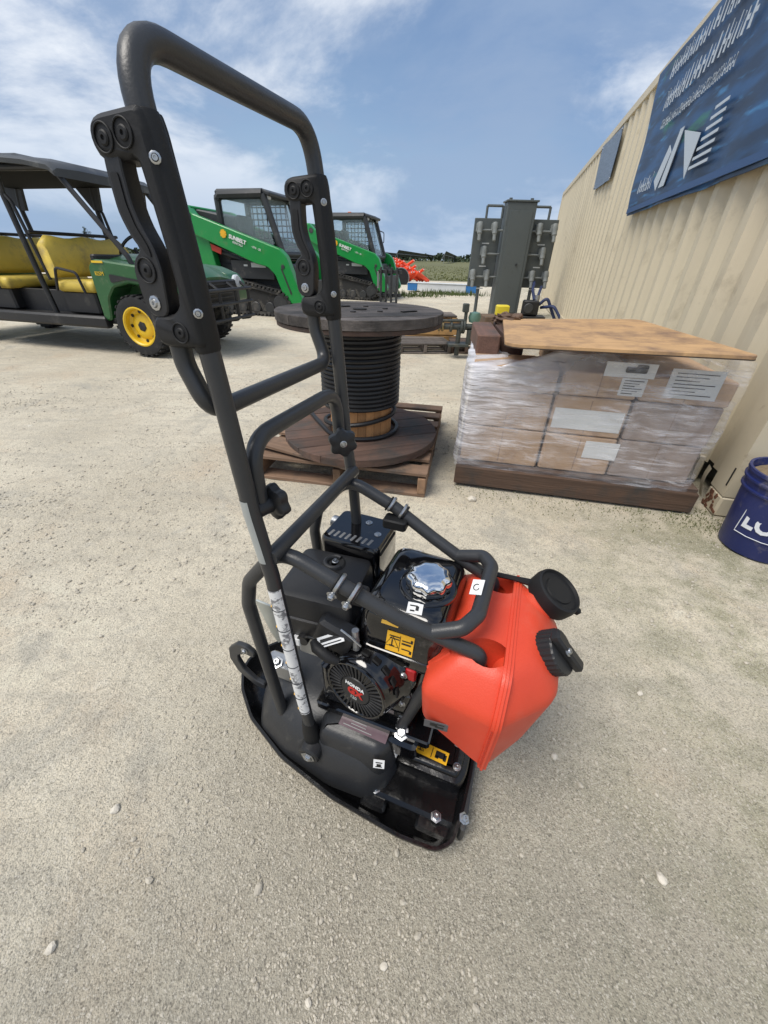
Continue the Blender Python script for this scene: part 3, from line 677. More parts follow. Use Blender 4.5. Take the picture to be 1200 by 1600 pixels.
for j in range(nl+1):
    v_ = j/nl; lp = []
    for i, p in enumerate(dense):
        u_ = i/len(dense); z_ = .10+(zt+.015-.085*min(1,max(0,1.5-(p.x+PW/2)/.24))-.10)*min(1, v_*1.08)
        lean = (.0+.012*max(0,(z_-.12))/.55)*max(0,(p.x+PW/2)/PW)
        bun = max(0, 1-abs(u_-.0)*4)*max(0,(z_-.4))*4+max(0,1-abs(u_-1)*6)*max(0,(z_-.35))*4
        wr = .007*bun*math.sin(z_*37+u_*60)+.006*bun*math.sin(u_*170+z_*20)+.0045*math.sin(31*u_*6.28+9*z_)+.004*math.sin(17*u_*6.28-26*z_)+.0025*math.sin(57*u_*6.28+50*z_)
        o_x = p.x+lean; o_y = p.y; d2 = p.normalized()
        k_in = 1.0
        if v_ > .93: k_in = 1-(v_-.93)/.07*.34
        lp.append((o_x*k_in+d2.x*(wr+.004), o_y*k_in+d2.y*(wr+.004), z_+.004*math.sin(23*u_*6.28)*(v_)))
    loops.append(lp)
wr_ = MB().loft(loops, False, False).build('stretch_wrap', M_film, None, 0); wr_.data.shade_smooth(); wr_.location = pc; wr_.rotation_euler = (0,0,BA)
tag(wr_, 'wrinkled clear stretch wrap around the stack of cartons', 'plastic wrap')
# torn film bunched on the corner
# plywood sheet on top
M_ply = mat('plywood', (.47,.29,.14), .75, var=.25, vs=5, bump=.15, bs=30, stretch=(1.2,5,1), dirt=(.20,.125,.08), dirt_amt=.55, dirt_s=4.5)
plz = zt+.045
ply = [(.66,2.48),(.475,1.70),(1.345,1.487),(1.44,2.50)]
cxp = sum(p[0] for p in ply)/4; cyp = sum(p[1] for p in ply)/4
rp = rpoly([(p[0]-cxp,p[1]-cyp) for p in ply], [.04,.10,.035,.05], 5); 
rp = [(x+.004*math.sin(47*x+31*y), y+.004*math.sin(39*x-28*y)) for x, y in rp]
o = MB().prism(rp, -.009, .009, lambda a, c, d: (a, c, d+.012*math.sin(a*3)*math.cos(c*2)), .002).build('plywood_sheet', M_ply); o.location = (cxp,cyp,plz)
tag(o, 'worn rounded plywood sheet lying on top of the wrapped cartons', 'plywood')
MB().prism(offset(rp,-.0005), -.0085, -.004, lambda a, c, d: (a, c, d+.012*math.sin(a*3)*math.cos(c*2))).build('dark_bottom_ply', mat('ply_edge',(.05,.035,.025),.9), o)
for dx_, dy_ in ((-.42,.1),(.2,-.35),(.35,.3)):
    pass
o = MB().box((0,0,0),(.115,.5,.10),b=.008).build('square_timber', wood('timber',(.115,.062,.045),.3,'y')); o.location = (.535,2.34,zt-.035); o.rotation_euler = (0,0,-.12); tag(o, 'brown square timber on the wrapped cartons, the one with its side bare', 'timber', 'square timbers')
o = MB().box((0,0,0),(.115,.44,.105),b=.008).build('square_timber', MC['timber']); o.location = (.665,2.36,zt-.033); o.rotation_euler = (0,0,-.10); tag(o, 'brown square timber next to the plywood sheet', 'timber', 'square timbers')
# crumpled brown paper and a scrap of film
bm = bmesh.new(); bmesh.ops.create_icosphere(bm, subdivisions=4, radius=.11); q = np.random.RandomState(3)
for v in bm.verts:
    p = v.co.normalized(); k = 1+.22*math.sin(6*p.x+4*p.y)*math.sin(5*p.y+5*p.z)+.10*math.sin(11*p.z+9*p.x)+.12*(q.rand()-.5); v.co = Vector((p.x*.085, p.y*.07, p.z*.035))*k
m_ = bpy.data.meshes.new('crumpled_paper'); bm.to_mesh(m_); bm.free()
o = put('crumpled_paper', m_, mat('kraft_paper',(.12,.075,.05),.8,var=.3,vs=14)); o.location = (.70,2.50,zt+.04); tag(o, 'crumpled brown paper on top of the square timbers', 'paper')
# ------------------------------------------------------------------ plate compactor; local x = travel direction, y = across (0 at the near side of the plate, .42 at the far side), z up
CPA = math.atan2(-.332,.943)
cp = empty('plate_compactor', (-.037,.320,0.0), CPA, 'black vibratory plate compactor with orange water tank and tall folding handle', 'compactor')
VC = .21
mir = lambda v: 2*VC-v
def both(fn):
    for sgn in (0,1): fn((lambda v: v) if sgn == 0 else mir, sgn)
# ---- base plate: a steel dish with upturned rim
half = [(-.425,.21),(-.418,.175),(-.385,.130),(-.318,.076),(-.20,.026),(-.06,-.004),(.09,-.016),(.165,-.012),(.194,.012),(.203,.06),(.208,.14)]
outl = half+[(u, mir(v)) for u, v in reversed(half[1:])]
outl = rpoly(outl, .012, 2)
ctr = Vector((-.06,.21))
def scl(poly, d): return offset(poly, d)
mb = MB()
lo = [(scl(outl,.070),.002),(scl(outl,.045),.004),(scl(outl,.016),.030),(scl(outl,.004),.052),(outl,.062),(scl(outl,.001),.066),(scl(outl,.007),.066),(scl(outl,.011),.060),(scl(outl,.024),.036),(scl(outl,.050),.018)]
mb.loft([[Vector((p[0],p[1],z)) for p in pl] for pl, z in lo]).build('base_plate', M_deck, cp, 50)
MB().box((.206,.21,.036),(.012,.34,.058),b=.004).build('front_flange', M_pod, cp)
# front deck: a shelf, a rounded ridge and the exciter lid step up towards the middle
MB().box((.097,.21,.034),(.190,.34,.046),b=.010,k=2).build('deck_shelf', M_deck, cp)
for v0 in (.034,.386):
    MB().box((.152,v0,.032),(.075,.035,.030),b=.008,k=2).build('bolt_pad', M_deck, cp); MB().box((.022,v0,.032),(.055,.035,.030),b=.008,k=2).build('bolt_pad', M_deck, cp)
def bolt(p, d=(0,0,1), r=.008, h=.007, name='bolt', matl=None, parent=None):
    M_ = axisM(d, p); m_ = MB()
    m_.lathe([(r*1.5,0),(r*1.55,.0015),(r*1.2,.002),(r,.0021),(r,h-.002),(r*.75,h),(r*.4,h),(r*.35,h*.6)], 6 if r > .006 else 10, M_).build(name, matl or M_zinc, parent or cp, 30)
for p in ((.019,.050,.056),(.152,.046,.056),(.019,.37,.056),(.152,.374,.056)): bolt(p, (0,0,1), .0075, .009)
bolt((.2055,.060,.064), (.35,0,1), .0075, .008); bolt((.2055,.36,.064), (.35,0,1), .0075, .008)
# ---- exciter housing in the front of the plate
ex = rpoly([(.030,.098),(.185,.098),(.196,.13),(.196,mir(.13)),(.185,mir(.098)),(.030,mir(.098))],.03,4)
MB().loft([[Vector((p[0],p[1],z)) for p in pl] for pl, z in ((ex,.03),(ex,.088),(offset(ex,.003),.094),(offset(ex,.012),.097),(offset(ex,.014),.104),(offset(ex,.018),.107),(offset(ex,.03),.108))]).build('exciter_housing', M_deck, cp, 40)
def label(name, c, nrm, xdir, w_, h_, matl, th=.0012, parent=None, lines=(), tri=False):
    M_ = axisM(nrm, c, xdir); lb = MB().box((0,0,th/2),(w_,h_,th)).xf(M_).build(name, matl, parent or cp, 0)
    m_ = MB()
    for (x, y, a, b2) in lines: m_.box((x*w_,y*h_,th+.0004),(a*w_,b2*h_,.0006))
    if tri:
        r_ = h_*.36; pts_ = [(-w_*.28+r_*math.cos(R(90+120*k)), r_*math.sin(R(90+120*k))-h_*.05) for k in range(3)]
        m_.tube([(x, y, th+.0004) for x, y in pts_], .0009, 4, closed=True); m_.box((-w_*.28,-h_*.02,th+.0004),(.0022,h_*.28,.0006)); m_.box((-w_*.28,-h_*.2,th+.0004),(r_*.7,.002,.0006))
    if m_.v:
        m_.xf(M_); tgt = parent or cp
        if parent is None or parent.parent is None: m_.build('print', M_ink, lb, 0)
        else: m_.build('print', M_ink, tgt, 0)
    return lb
label('warning_label', (.112,.137,.1085), (0,0,1), (1,-.06,0), .078, .026, M_yellow, lines=((.05,0,.02,.8),(.28,.05,.26,.5),(.2,-.2,.1,.2),(.42,-.05,.08,.5)), tri=True)
for u0, v0 in ((.058,.130),(.172,.128),(.165,.175)): bolt((u0,v0,.1075),(0,0,1),.0055,.005)
# ---- graphite cover (belt guard / console base)
pod0 = [(-.322,.21),(-.318,.13),(-.285,.070),(-.20,.038),(-.08,.024),(.005,.028),(.040,.055),(.052,.10),(.052,.21)]
def sym(h): return h+[(u, mir(v)) for u, v in reversed(h[1:-1])]
def podl(du, dv, f=1.0):  # shrink towards the middle
    return sym([(u+du*(1 if u < -.1 else -1)*min(1,abs(u+.1)/.15), v+dv*(VC-v)/.18) for u, v in pod0])
L_ = [(podl(0,0),.040),(podl(.002,.004),.075),(podl(.012,.012),.112),(podl(.03,.030),.145),(podl(.055,.055),.170),(podl(.07,.075),.183),(podl(.085,.11),.188)]
mb = MB(); mb.loft([[Vector((p[0],p[1],z)) for p in rpoly(pl,.012,2)] for pl, z in L_]); mb.build('graphite_cover', M_pod, cp, 45)
mat('black_recess',(.004,.004,.004),.8)
# raised shelf that carries the nameplate, towards the front
sh = rpoly([(-.115,.052),(.020,.052),(.046,.085),(.046,.15),(-.09,.15),(-.13,.10)],.014,3)
mb = MB(); mb.loft([[Vector((p[0],p[1],z+.00*p[0])) for p in pl] for pl, z in ((sh,.10),(offset(sh,.004),.165),(offset(sh,.010),.182),(offset(sh,.022),.190))]).build('cover_shelf', M_pod, cp, 45)
label('nameplate', (-.025,.098,.1905), (0,-.05,1), (1,-.03,0), .105, .034, mat('nameplate_film',(.15,.105,.12),.25,var=.3,vs=18), lines=())
m_ = MB(); M_ = axisM((0,-.05,1),(-.025,.098,.1905),(1,-.03,0)); q = random.Random(2)
for k in range(5): m_.box((-.012+.008*k%3*.01,.012-.006*k,.0016),(.03+.04*q.random(),.0012,.0006))
m_.xf(M_).build('nameplate_print', M_silver, cp, 0)
label('sticker', (.024,.052,.165), (.25,-1,.35), (1,.25,0), .022, .020, M_white, lines=((0,.2,.6,.1),(0,-.1,.4,.25),(0,-.3,.6,.08)))
label('sticker', (.049,.10,.150), (1,-.15,.25), (.15,1,0), .030, .018, M_white, lines=((0,.2,.6,.1),(0,-.1,.4,.25)))
# ---- handle posts
post = [(-.128,.125),(-.140,.283),(-.158,.596),(-.172,.708),(-.182,.864),(-.187,.925)]
def mk_post(mv, sgn):
    v1 = mv(.06)
    p = MB().tube(fillet([(u,v1,z) for u, z in post],.1,4), .0114, 16).build('handle_post', M_tube, cp)
    n_ = -1 if sgn == 0 else 1
    MB().tube([(-.1275,v1,.100),(-.128,v1,.115),(-.133,v1,.17),(-.136,v1,.205)],[.011,.0175,.0170,.0122],16).build('post_foot', M_grip, p)
    m_ = MB().cyl((-.127,v1+n_*.004,.120),(-.127,v1+n_*.030,.120),.026,.024,20,b=.003).build('pivot_boss', M_plas, p)
    bolt((-.127,v1+n_*.030,.120),(0,n_,.0),.0105,.006,'pivot_bolt',None,p)
    # C-shaped bracket with rubber bushings
    ears = [(-.250,1.091),(-.240,1.095),(-.198,1.098),(-.193,1.097),(-.190,1.086),(-.182,.997),(-.178,.917),(-.225,.915),(-.239,.919),(-.241,.937),(-.233,.946),(-.209,.947),(-.199,.956),(-.196,.986),(-.200,1.018),(-.202,1.048),(-.205,1.064),(-.213,1.066),(-.238,1.064),(-.250,1.069),(-.2535,1.080)]
    g_ = MB().prism(rpoly(ears,.006,2), v1-.0155, v1+.0155, lambda a, c, d: (a,d,c), .004)
    g_.tube([(-.187,v1,.911),(-.187,v1,.915),(-.1885,v1,.955),(-.191,v1,1.0),(-.196,v1,1.05),(-.201,v1,1.088),(-.202,v1,1.096),(-.202,v1,1.098)],[.0115,.0135,.0142,.0142,.0142,.0140,.0125,.010],24)
    g_.build('grip_bracket', M_grip, p, 45)
    nb = -1
    arm = [(-.242,1.080),(-.245,1.060),(-.245,1.030),(-.238,1.012),(-.229,1.001),(-.240,.996),(-.246,.985),(-.243,.952),(-.236,.945),(-.222,.943),(-.214,.950),(-.210,.985),(-.213,1.003),(-.222,1.020),(-.226,1.036),(-.226,1.060),(-.224,1.080)]
    MB().prism(rpoly(arm,.006,2), v1+nb*.0142, v1-nb*.003, lambda a, c, d: (a,d,c), .0012).build('damper_arm', M_plas, p, 25)
    inn = [(-.240,1.058),(-.240,1.031),(-.233,1.014),(-.222,.998),(-.217,.995),(-.218,1.004),(-.227,1.020),(-.231,1.036),(-.231,1.058)]
    MB().prism(rpoly(inn,.003,2), v1+nb*.0154, v1+nb*.012, lambda a, c, d: (a,d,c)).build('arm_panel', M_grip, p, 25)
    for (u0, z0), r0 in (((-.2350,1.0795),.0098),((-.2125,1.0815),.0098),((-.2035,.931),.0095),((-.2280,.985),.0105)):
        y0 = v1+nb*(.0158 if z0 != .985 else .0147)
        MB().tube([(u0+r0*math.cos(a), y0+nb*.0004, z0+r0*math.sin(a)) for a in np.linspace(0,2*math.pi,25)[:-1]], .0008, 6, closed=True).build('bushing_ring', M_grip, p)
        MB().lathe([(r0*.55,0),(r0*.55,.0015),(r0*.42,.0024),(r0*.2,.0024),(r0*.16,.001)],18,axisM((0,nb,0),(u0,y0-nb*.0012,z0))).build('bushing', M_grip, p)
    n_ = nb
    bolt((-.2285,v1+n_*.0136,.957),(0,n_,0),.0045,.0035,'screw',None,p); bolt((-.189,v1+n_*.0110,1.066),(.62,n_*.8,0),.0030,.003,'screw',None,p); bolt((-.1795,v1+n_*.0110,.950),(.62,n_*.8,0),.0030,.003,'screw',None,p)
    return p
posts = []
both(lambda mv, s: posts.append(mk_post(mv, s)))
# top grip bar, lower hoop, arch, cross bar
MB().tube(fillet([(-.193,.06,1.01),(-.209,.061,1.146),(-.211,mir(.061),1.149),(-.193,mir(.06),1.01)],{'d':.02,1:.050,2:.042},10),.0118,16).build('grip_bar', M_tube, cp)
MB().tube(fillet([(-.225,.06,.935),(-.224,.06,.895),(-.204,.061,.842),(-.204,.36-.001,.842),(-.224,.36,.895),(-.225,.36,.935)],{'d':.05,2:.045,3:.045},7),.0112,14).build('lower_hoop', M_tube, cp)
MB().tube(fillet([(-.174,.082,.705),(-.177,.086,.80),(-.177,mir(.086),.80),(-.174,mir(.082),.705)],{'d':.05,1:.05,2:.05},8),.0114,14).build('arch_bar', M_tube, cp)
MB().cyl((-.156,.06,.632),(-.156,.36,.632),.0122,n=14).build('cross_bar', M_tube, cp)
def knob(c, d, parent):
    M_ = axisM(d, c); m_ = MB(); lo = []
    for r_, z in ((.022,.0),(.0245,.004),(.0255,.010),(.024,.017),(.017,.020),(.008,.0205)):
        lo.append([M_ @ Vector(((r_*(1+.11*math.cos(6*a) if r_ > .01 else r_))*math.cos(a), (r_*(1+.11*math.cos(6*a)) if r_ > .01 else r_)*math.sin(a), z)) for a in np.linspace(0,2*math.pi,49)[:-1]])
    lo = []
    for r_, z in ((.019,.0),(.0245,.004),(.0255,.010),(.024,.017),(.017,.020),(.007,.0205)):
        lo.append([M_ @ Vector((r_*(1+.11*math.cos(6*a))*math.cos(a), r_*(1+.11*math.cos(6*a))*math.sin(a), z)) for a in np.linspace(0,2*math.pi,49)[:-1]])
    k = m_.loft(lo).build('clamp_knob', M_plas, parent, 40)
    MB().cyl(Vector(c)-Vector(d).normalized()*.03, Vector(c), .012, n=14).build('knob_stem', M_plas, parent)
    bolt(M_ @ Vector((0,0,.0195)), d, .0042, .003, 'screw', M_zinc, parent); return k
knob((-.166,.092,.704),(.35,1,0),posts[0]); knob((-.160,.318,.714),(.55,-.8,.05),posts[1])
# labels wrapped on the near post
def post_at(z):
    for (u0,z0),(u1,z1) in zip(post, post[1:]):
        if z0 <= z <= z1: return u0+(u1-u0)*(z-z0)/(z1-z0)
def sleeve(z0, z1, a0, a1, matl, name, r=.0118, n=14):
    m_ = MB(); lo = []
    for k in range(9):
        z = z0+(z1-z0)*k/8; u = post_at(z); lo.append([Vector((u+r*math.cos(a), .06+r*math.sin(a), z)) for a in np.linspace(a0,a1,n)])
    m_.loft(lo, False, False, False); lo2 = [[Vector((p.x,p.y,p.z)) for p in l] for l in lo]
    return m_.build(name, matl, posts[0])
M_ill = bpy.data.materials.new('instruction_print'); M_ill.use_nodes = True; t = M_ill.node_tree; b = t.nodes['Principled BSDF']; nn = t.nodes.new; LL = t.links.new
b.inputs['Roughness'].default_value = .4; co = nn('ShaderNodeTexCoord').outputs['Object']
c0 = gmix(gnoise(70, 5, .65, .50, .60), (.72,.72,.71), (.20,.20,.21))
LL(c0, b.inputs['Base Color'])
sleeve(.245,.575, R(-190), R(-10), M_ill, 'instruction_label')
for k in range(7):
    z = .25+.047*k
    m_ = MB(); m_.tube([(post_at(z)+.0120*math.cos(a), .06+.0120*math.sin(a), z) for a in np.linspace(R(-185),R(-15),14)], .0009, 4).build('panel_rule', M_ink, posts[0])
    m_ = MB(); m_.tube([(post_at(z+.003)+.0121*math.cos(a), .06+.0121*math.sin(a), z+.003) for a in np.linspace(R(-175),R(-140),6)], .0013, 4).build('yellow_tick', M_yellow, posts[0])
sleeve(.628,.730, R(-170), R(-62), M_silver, 'silver_sticker', .0119)
# ---- guard frame: one bent tube each side
def frame_side(mv, s):
    p = MB().tube(fillet([(-.222,mv(.088),.14),(-.231,mv(.088),.25),(-.246,mv(.088),.475),(-.232,mv(.088),.535),(-.158,mv(.088),.628),(-.054,mv(.09),.584),(.03,mv(.100),.540),(.11,mv(.114),.506),(.166,mv(.122),.486),(.158,mv(.122),.445),(.085,mv(.118),.36),(.045,mv(.118),.20)],{'d':.06,3:.05,4:.055,8:.03,9:.03},6),.0122,14).build('guard_tube', M_tube, cp)
    n_ = -1 if s == 0 else 1
    # clamp block with two U-bolts
    u0, z0 = -.050, .583; v0 = mv(.09); vi = mv(.105)
    MB().box((u0+.004,vi,z0-.024),(.048,.030,.022),b=.004).build('clamp_block', M_grip, p)
    for du in (-.011,.013):
        c_ = Vector((u0+du, v0, z0-.44*du)); ax = Vector((.9,0,-.42)).normalized(); e1 = Vector((0,n_,0)); e2 = ax.cross(e1).normalized()
        if e2.z < 0: e2 = -e2
        MB().tube([c_+(e1*math.cos(a)+e2*math.sin(a))*.0150 for a in np.linspace(R(-50),R(200),16)],.0034,8).build('u_bolt', M_zinc, p)
        bolt(c_+e1*.016-e2*.012,(0,n_*.8,-.2),.0055,.008,'clamp_nut',None,p)
        MB().tube([c_+ax*(-.0055 if du < 0 else .0055)+(e1*math.cos(a)+e2*math.sin(a))*.0145 for a in np.linspace(0,2*math.pi,17)[:-1]],.0022,6,closed=True).build('rubber_band', M_grip, p)
    return p
both(frame_side)
# front lifting loop welded to both rails
lp = MB().tube(fillet([(.082,.110,.517),(.128,.118,.537),(.146,.150,.541),(.152,.272,.541),(.134,mir(.118),.537),(.086,mir(.110),.517)],{'d':.03,1:.02,2:.03,3:.028,4:.02},6),.0124,14).build('lifting_loop', M_tube, cp)
label('hook_sticker', (.1355,.196,.5538), (-.35,-.2,.9), (.1,1,.05), .030, .020, M_white, lines=())
M_ = axisM((-.35,-.2,.9),(.1355,.196,.5550),(.1,1,.05)); MB().tube([M_ @ Vector((.006*math.cos(a)*(1 if a < 4 else .6)-.001, .005*math.sin(a)+.001, .0005)) for a in np.linspace(-.6,4.2,16)],.0008,5).build('hook_print', M_ink, cp)
# rear carrying hook and zinc bracket
hk = rpoly([(-.345,.235),(-.372,.235),(-.402,.205),(-.408,.165),(-.392,.118),(-.345,.080),(-.318,.080),(-.318,.10),(-.342,.105),(-.372,.135),(-.382,.168),(-.378,.190),(-.352,.205),(-.330,.200),(-.325,.22)],.006,3)
MB().prism(hk, .145, .157, lambda a, c, d: (a,d,c), .002).build('carrying_hook', M_tube, cp)
bolt((-.352,.145,.219),(0,-1,0),.006,.006)
MB().prism(rpoly([(-.262,.448),(-.205,.440),(-.195,.38),(-.225,.335),(-.240,.365)],.006,3), .120, .124, lambda a, c, d: (a,d,c), .0008).build('zinc_bracket', mat('zinc_plate',(.55,.58,.55),.38,.6,var=.12,vs=20), cp)
MB().box((-.245,.145,.215),(.075,.035,.05),b=.006).build('engine_foot', M_alu, cp); bolt((-.25,.132,.243),(0,-.3,1),.009,.009)
bolt((.052,.105,.205),(0,-.4,1),.010,.010); MB().box((.058,.115,.175),(.06,.06,.05),b=.01,k=2).build('engine_mount', M_gloss, cp)
# ---- engine
eng = MB(); eng.box((-.03,.215,.270),(.20,.21,.13),b=.02,k=3); eng.box((-.05,.245,.36),(.15,.15,.14),b=.02,k=3)
engo = eng.build('engine_block', M_gloss, cp, 45)
MB().box((-.015,.225,.197),(.25,.25,.022),b=.005).build('engine_base', M_gloss, cp)
# cooling fins near the cylinder head
for k in range(6): MB().box((-.135,.25,.27+.017*k),(.07,.13,.007),b=.002).build('cooling_fin', M_alu, engo)
# recoil starter: a tapered drum with slots on a round flange
SC = Vector((-.036,.085,.335)); SD = Vector((-.20,-1,.10)).normalized(); SM = axisM(SD, SC, (1,0,0))
MB().lathe([(.086,-.075),(.088,-.070),(.088,-.050),(.083,-.045),(.078,-.040),(.070,-.012),(.066,-.004),(.062,0),(.060,.0008),(.030,.0008)],48,SM,True,True).build('recoil_cover', M_gloss, engo, 40)
fin = MB().box((0,0,0),(.027,.0038,.004),b=.0012).mesh('starter_fin'); fin.materials.append(M_plas)
for k in range(36):
    a = 2*math.pi*k/36; Mk = SM @ Matrix.Translation((.0455*math.cos(a),.0455*math.sin(a),.0024)) @ Matrix.Rotation(a+.10,4,'Z')
    f_ = bpy.data.objects.new('starter_fin', fin); COL.objects.link(f_); f_.parent = engo; f_.matrix_local = Mk
MB().tube([SM @ Vector((.0615*math.cos(a),.0615*math.sin(a),.002)) for a in np.linspace(0,2*math.pi,49)[:-1]],.0034,8,closed=True).build('starter_rim', M_gloss, engo)
MB().lathe([(.031,0),(.0315,.003),(.030,.0048),(.0,.0055)],36,SM,True,False).build('starter_badge', M_plas, engo)
for k in range(9):
    a = R(15+18*k); Mk = SM @ Matrix.Rotation(a,4,'Z') @ Matrix.Translation((.0745,0,-.025))
    b_ = MB().box((0,0,0),(.004,.017,.018),Matrix.Rotation(.28,3,'Y'),b=.002).xf(Mk).build('cover_slot', MC['black_recess'], engo)
def eng_text(body, size, x, y, matl, sk=0, bold=0): 
    letters(body, size, SM @ Matrix.Translation((x,y,.0058)) @ Matrix.Rotation(R(-4),4,'Z'), matl, engo, 'badge_lettering', .0003, bold)
eng_text('HONDA', .0110, .0,.0125, M_white, 0, .0004); eng_text('GX', .022, .001,-.003, M_inkr, 0, .0012); eng_text('120', .0100, -.002,-.0180, M_silver, 0, .0003)
for a in (R(30),R(120),R(-25),R(210)): bolt(SM @ Vector((.082*math.cos(a),.082*math.sin(a),-.046)), SD, .0052,.006,'cover_bolt',None,engo)
# recoil grip, control panel label
MB().tube([(-.125,.098,.415),(-.115,.090,.412),(-.088,.085,.402),(-.070,.088,.395)],[.007,.011,.0105,.007],12).build('recoil_grip', M_grip, engo)
MB().box((-.092,.125,.420),(.075,.035,.065),Matrix.Rotation(.35,3,'Y'),b=.01,k=2).build('control_panel', M_plas, engo)
label('control_label', (-.092,.1035,.428), (-.1,-.75,.65), (.75,.0,.66), .052, .019, M_white, parent=engo, lines=((0,.1,.8,.3),(0,-.3,.8,.1)))
MB().tube([(-.05,.118,.455),(-.047,.115,.41)],.0065,10).build('choke_rod', M_alu, engo)
MB().tube([(-.075,.112,.452),(-.055,.108,.446),(-.035,.108,.430)],.002,6).build('control_rod', M_zinc, engo)
# throttle cable and carburettor clutter below the air cleaner
q = random.Random(12)
for k in range(4):
    MB().tube(fillet([(-.17+.02*k,.13,.36),(-.15+.02*k,.115,.40),(-.10,.12,.39-.01*k),(-.06,.14,.36)],.03,4),.0028,6).build('control_cable', M_plas, engo)
MB().box((-.155,.16,.345),(.06,.06,.06),b=.008,k=2).build('carburettor', M_alu, engo); MB().cyl((-.165,.118,.372),(-.165,.135,.372),.012,n=12).build('fuel_tap', M_plas, engo)
MB().box((-.178,.122,.365),(.016,.012,.02),b=.002).build('tap_lever', M_white, engo)
# air cleaner with rounded matt lid
AC = Matrix.Translation((-.150,.206,.402)) @ Matrix.Rotation(R(4),4,'Z')
a0_ = rpoly([(-.080,-.080),(.080,-.080),(.080,.072),(-.080,.072)],.018,4)
MB().loft([[AC @ Vector((p[0]*s_,p[1]*s_,z)) for p in a0_] for s_, z in ((.90,-.035),(.97,-.030),(1.0,-.01),(1.0,.012),(1.03,.014),(1.03,.024),(.99,.027),(.96,.066),(.92,.075),(.80,.079))]).build('air_cleaner', M_plas, engo, 40)
MB().lathe([(.022,.070),(.024,.080),(.020,.083),(.012,.080),(.006,.079)],20,AC @ Matrix.Translation((.004,.030,0))).build('lid_recess', MC['black_recess'], engo)
MB().tube([AC @ Vector((.004+.018*math.cos(a),.030+.018*math.sin(a),.083)) for a in np.linspace(R(60),R(330),16)],.005,8).build('wing_nut', M_plas, engo); bolt(AC @ Vector((.004,.036,.080)),(0,0,1),.0045,.006,'screw',None,engo)
# muffler with perforated guard
MM = Matrix.Translation((-.135,.338,.457)) @ Matrix.Rotation(R(-2),4,'Z')
m0_ = rpoly([(-.068,-.058),(.068,-.058),(.068,.058),(-.068,.058)],.014,3)
MB().loft([[MM @ Vector((p[0]*s_,p[1]*s_,z)) for p in m0_] for s_, z in ((.96,-.045),(1,-.040),(1,.034),(.985,.042),(.93,.047))]).build('muffler_guard', M_gloss, engo, 40)
for k in range(8): MB().box((0,0,0),(.0065,.020,.003),b=.001).xf(MM @ Matrix.Translation((-.050+.0130*k,-.036,.0462)) @ Matrix.Rotation(-.15,4,'Z')).build('guard_slot', mat('slot_grey',(.22,.22,.22),.6,.5), engo)
for x, y in ((.01,.028),(.045,-.005)): bolt(MM @ Vector((x,y,.047)),(0,0,1),.005,.005,'guard_screw',None,engo)
for k in range(7):
    MB().box((0,0,0),(.003,.012,.006)).xf(MM @ Matrix.Translation((.0685,-.04+.012*k,.03))).build('guard_louvre', MC['black_recess'], engo)
MB().tube([MM @ Vector((-.05,.03,.02)), MM @ Vector((-.085,.035,.022))],[.016,.0145],16).build('exhaust_outlet', M_alu, engo)
# fuel tank
FT0 = rpoly([(-.050,.128),(.104,.122),(.112,.315),(-.040,.325)],.030,5)
fc = (.032,.222)
def ft(s_, z, s0=1.035): s_ *= s0; z = z if z < .43 else .43+(z-.43)*1.08; return [Vector((fc[0]+(p[0]-fc[0])*s_, fc[1]+(p[1]-fc[1])*s_, z)) for p in FT0]
MB().loft([ft(.90,.385),ft(.97,.388),ft(.985,.395),ft(.985,.412),ft(1.02,.413),ft(1.02,.420),ft(1.0,.4215),ft(1.0,.445),ft(.985,.466),ft(.95,.484),ft(.89,.497),ft(.80,.504),ft(.66,.507)]).build('fuel_tank', M_gloss, engo, 50)
MB().lathe([(.052,.503),(.052,.509),(.048,.511),(.04,.511)],36,Matrix.Translation((.052,.212,.005))).build('filler_neck', M_gloss, engo)
lo = []
for r_, z, am in ((.037,.511,.02),(.0385,.514,.05),(.0390,.526,.055),(.0375,.532,.05),(.032,.5365,.03),(.02,.5385,.0),(.004,.539,0)):
    lo.append([Vector((.052+r_*(1+am*math.cos(9*a))*math.cos(a), .212+r_*(1+am*math.cos(9*a))*math.sin(a), z+.006)) for a in np.linspace(0,2*math.pi,73)[:-1]])
MB().loft(lo).build('fuel_cap', M_chrome, engo, 40)
label('tank_label', (-.004,.296,.5095), (0,.05,1), (1,.1,0), .038, .017, mat('print_grey',(.30,.31,.33),.4), parent=engo, lines=((0,.25,.8,.12),(0,-.05,.5,.2),(-.1,-.3,.6,.12)))
label('pictogram_label', (.045,.152,.5125), (0,-.15,1), (1,.12,0), .026, .022, M_white, parent=engo, lines=((-.1,.2,.5,.1),(.15,0,.2,.4),(-.15,-.25,.3,.12)))
label('warning_label', (.032,.1185,.457), (0,-1,.30), (1,-.02,0), .048, .038, M_yellow, parent=engo, lines=((-.2,.3,.4,.05),(-.2,.18,.35,.05),(.22,.2,.3,.05),(.24,.05,.34,.08),(.24,-.22,.3,.05),(0,0,.02,.8),(.42,-.3,.08,.16),(.42,.25,.08,.16)), tri=True)
label('warning_label', (.012,.1225,.494), (0,-.6,.6), (1,-.02,0), .030, .006, M_yellow, parent=engo)
MB().box((.085,.175,.368),(.022,.03,.028),b=.004).build('oil_alert_unit', M_red, engo); MB().box((.055,.13,.375),(.02,.02,.03),b=.003).build('fuel_filter', M_red, engo)
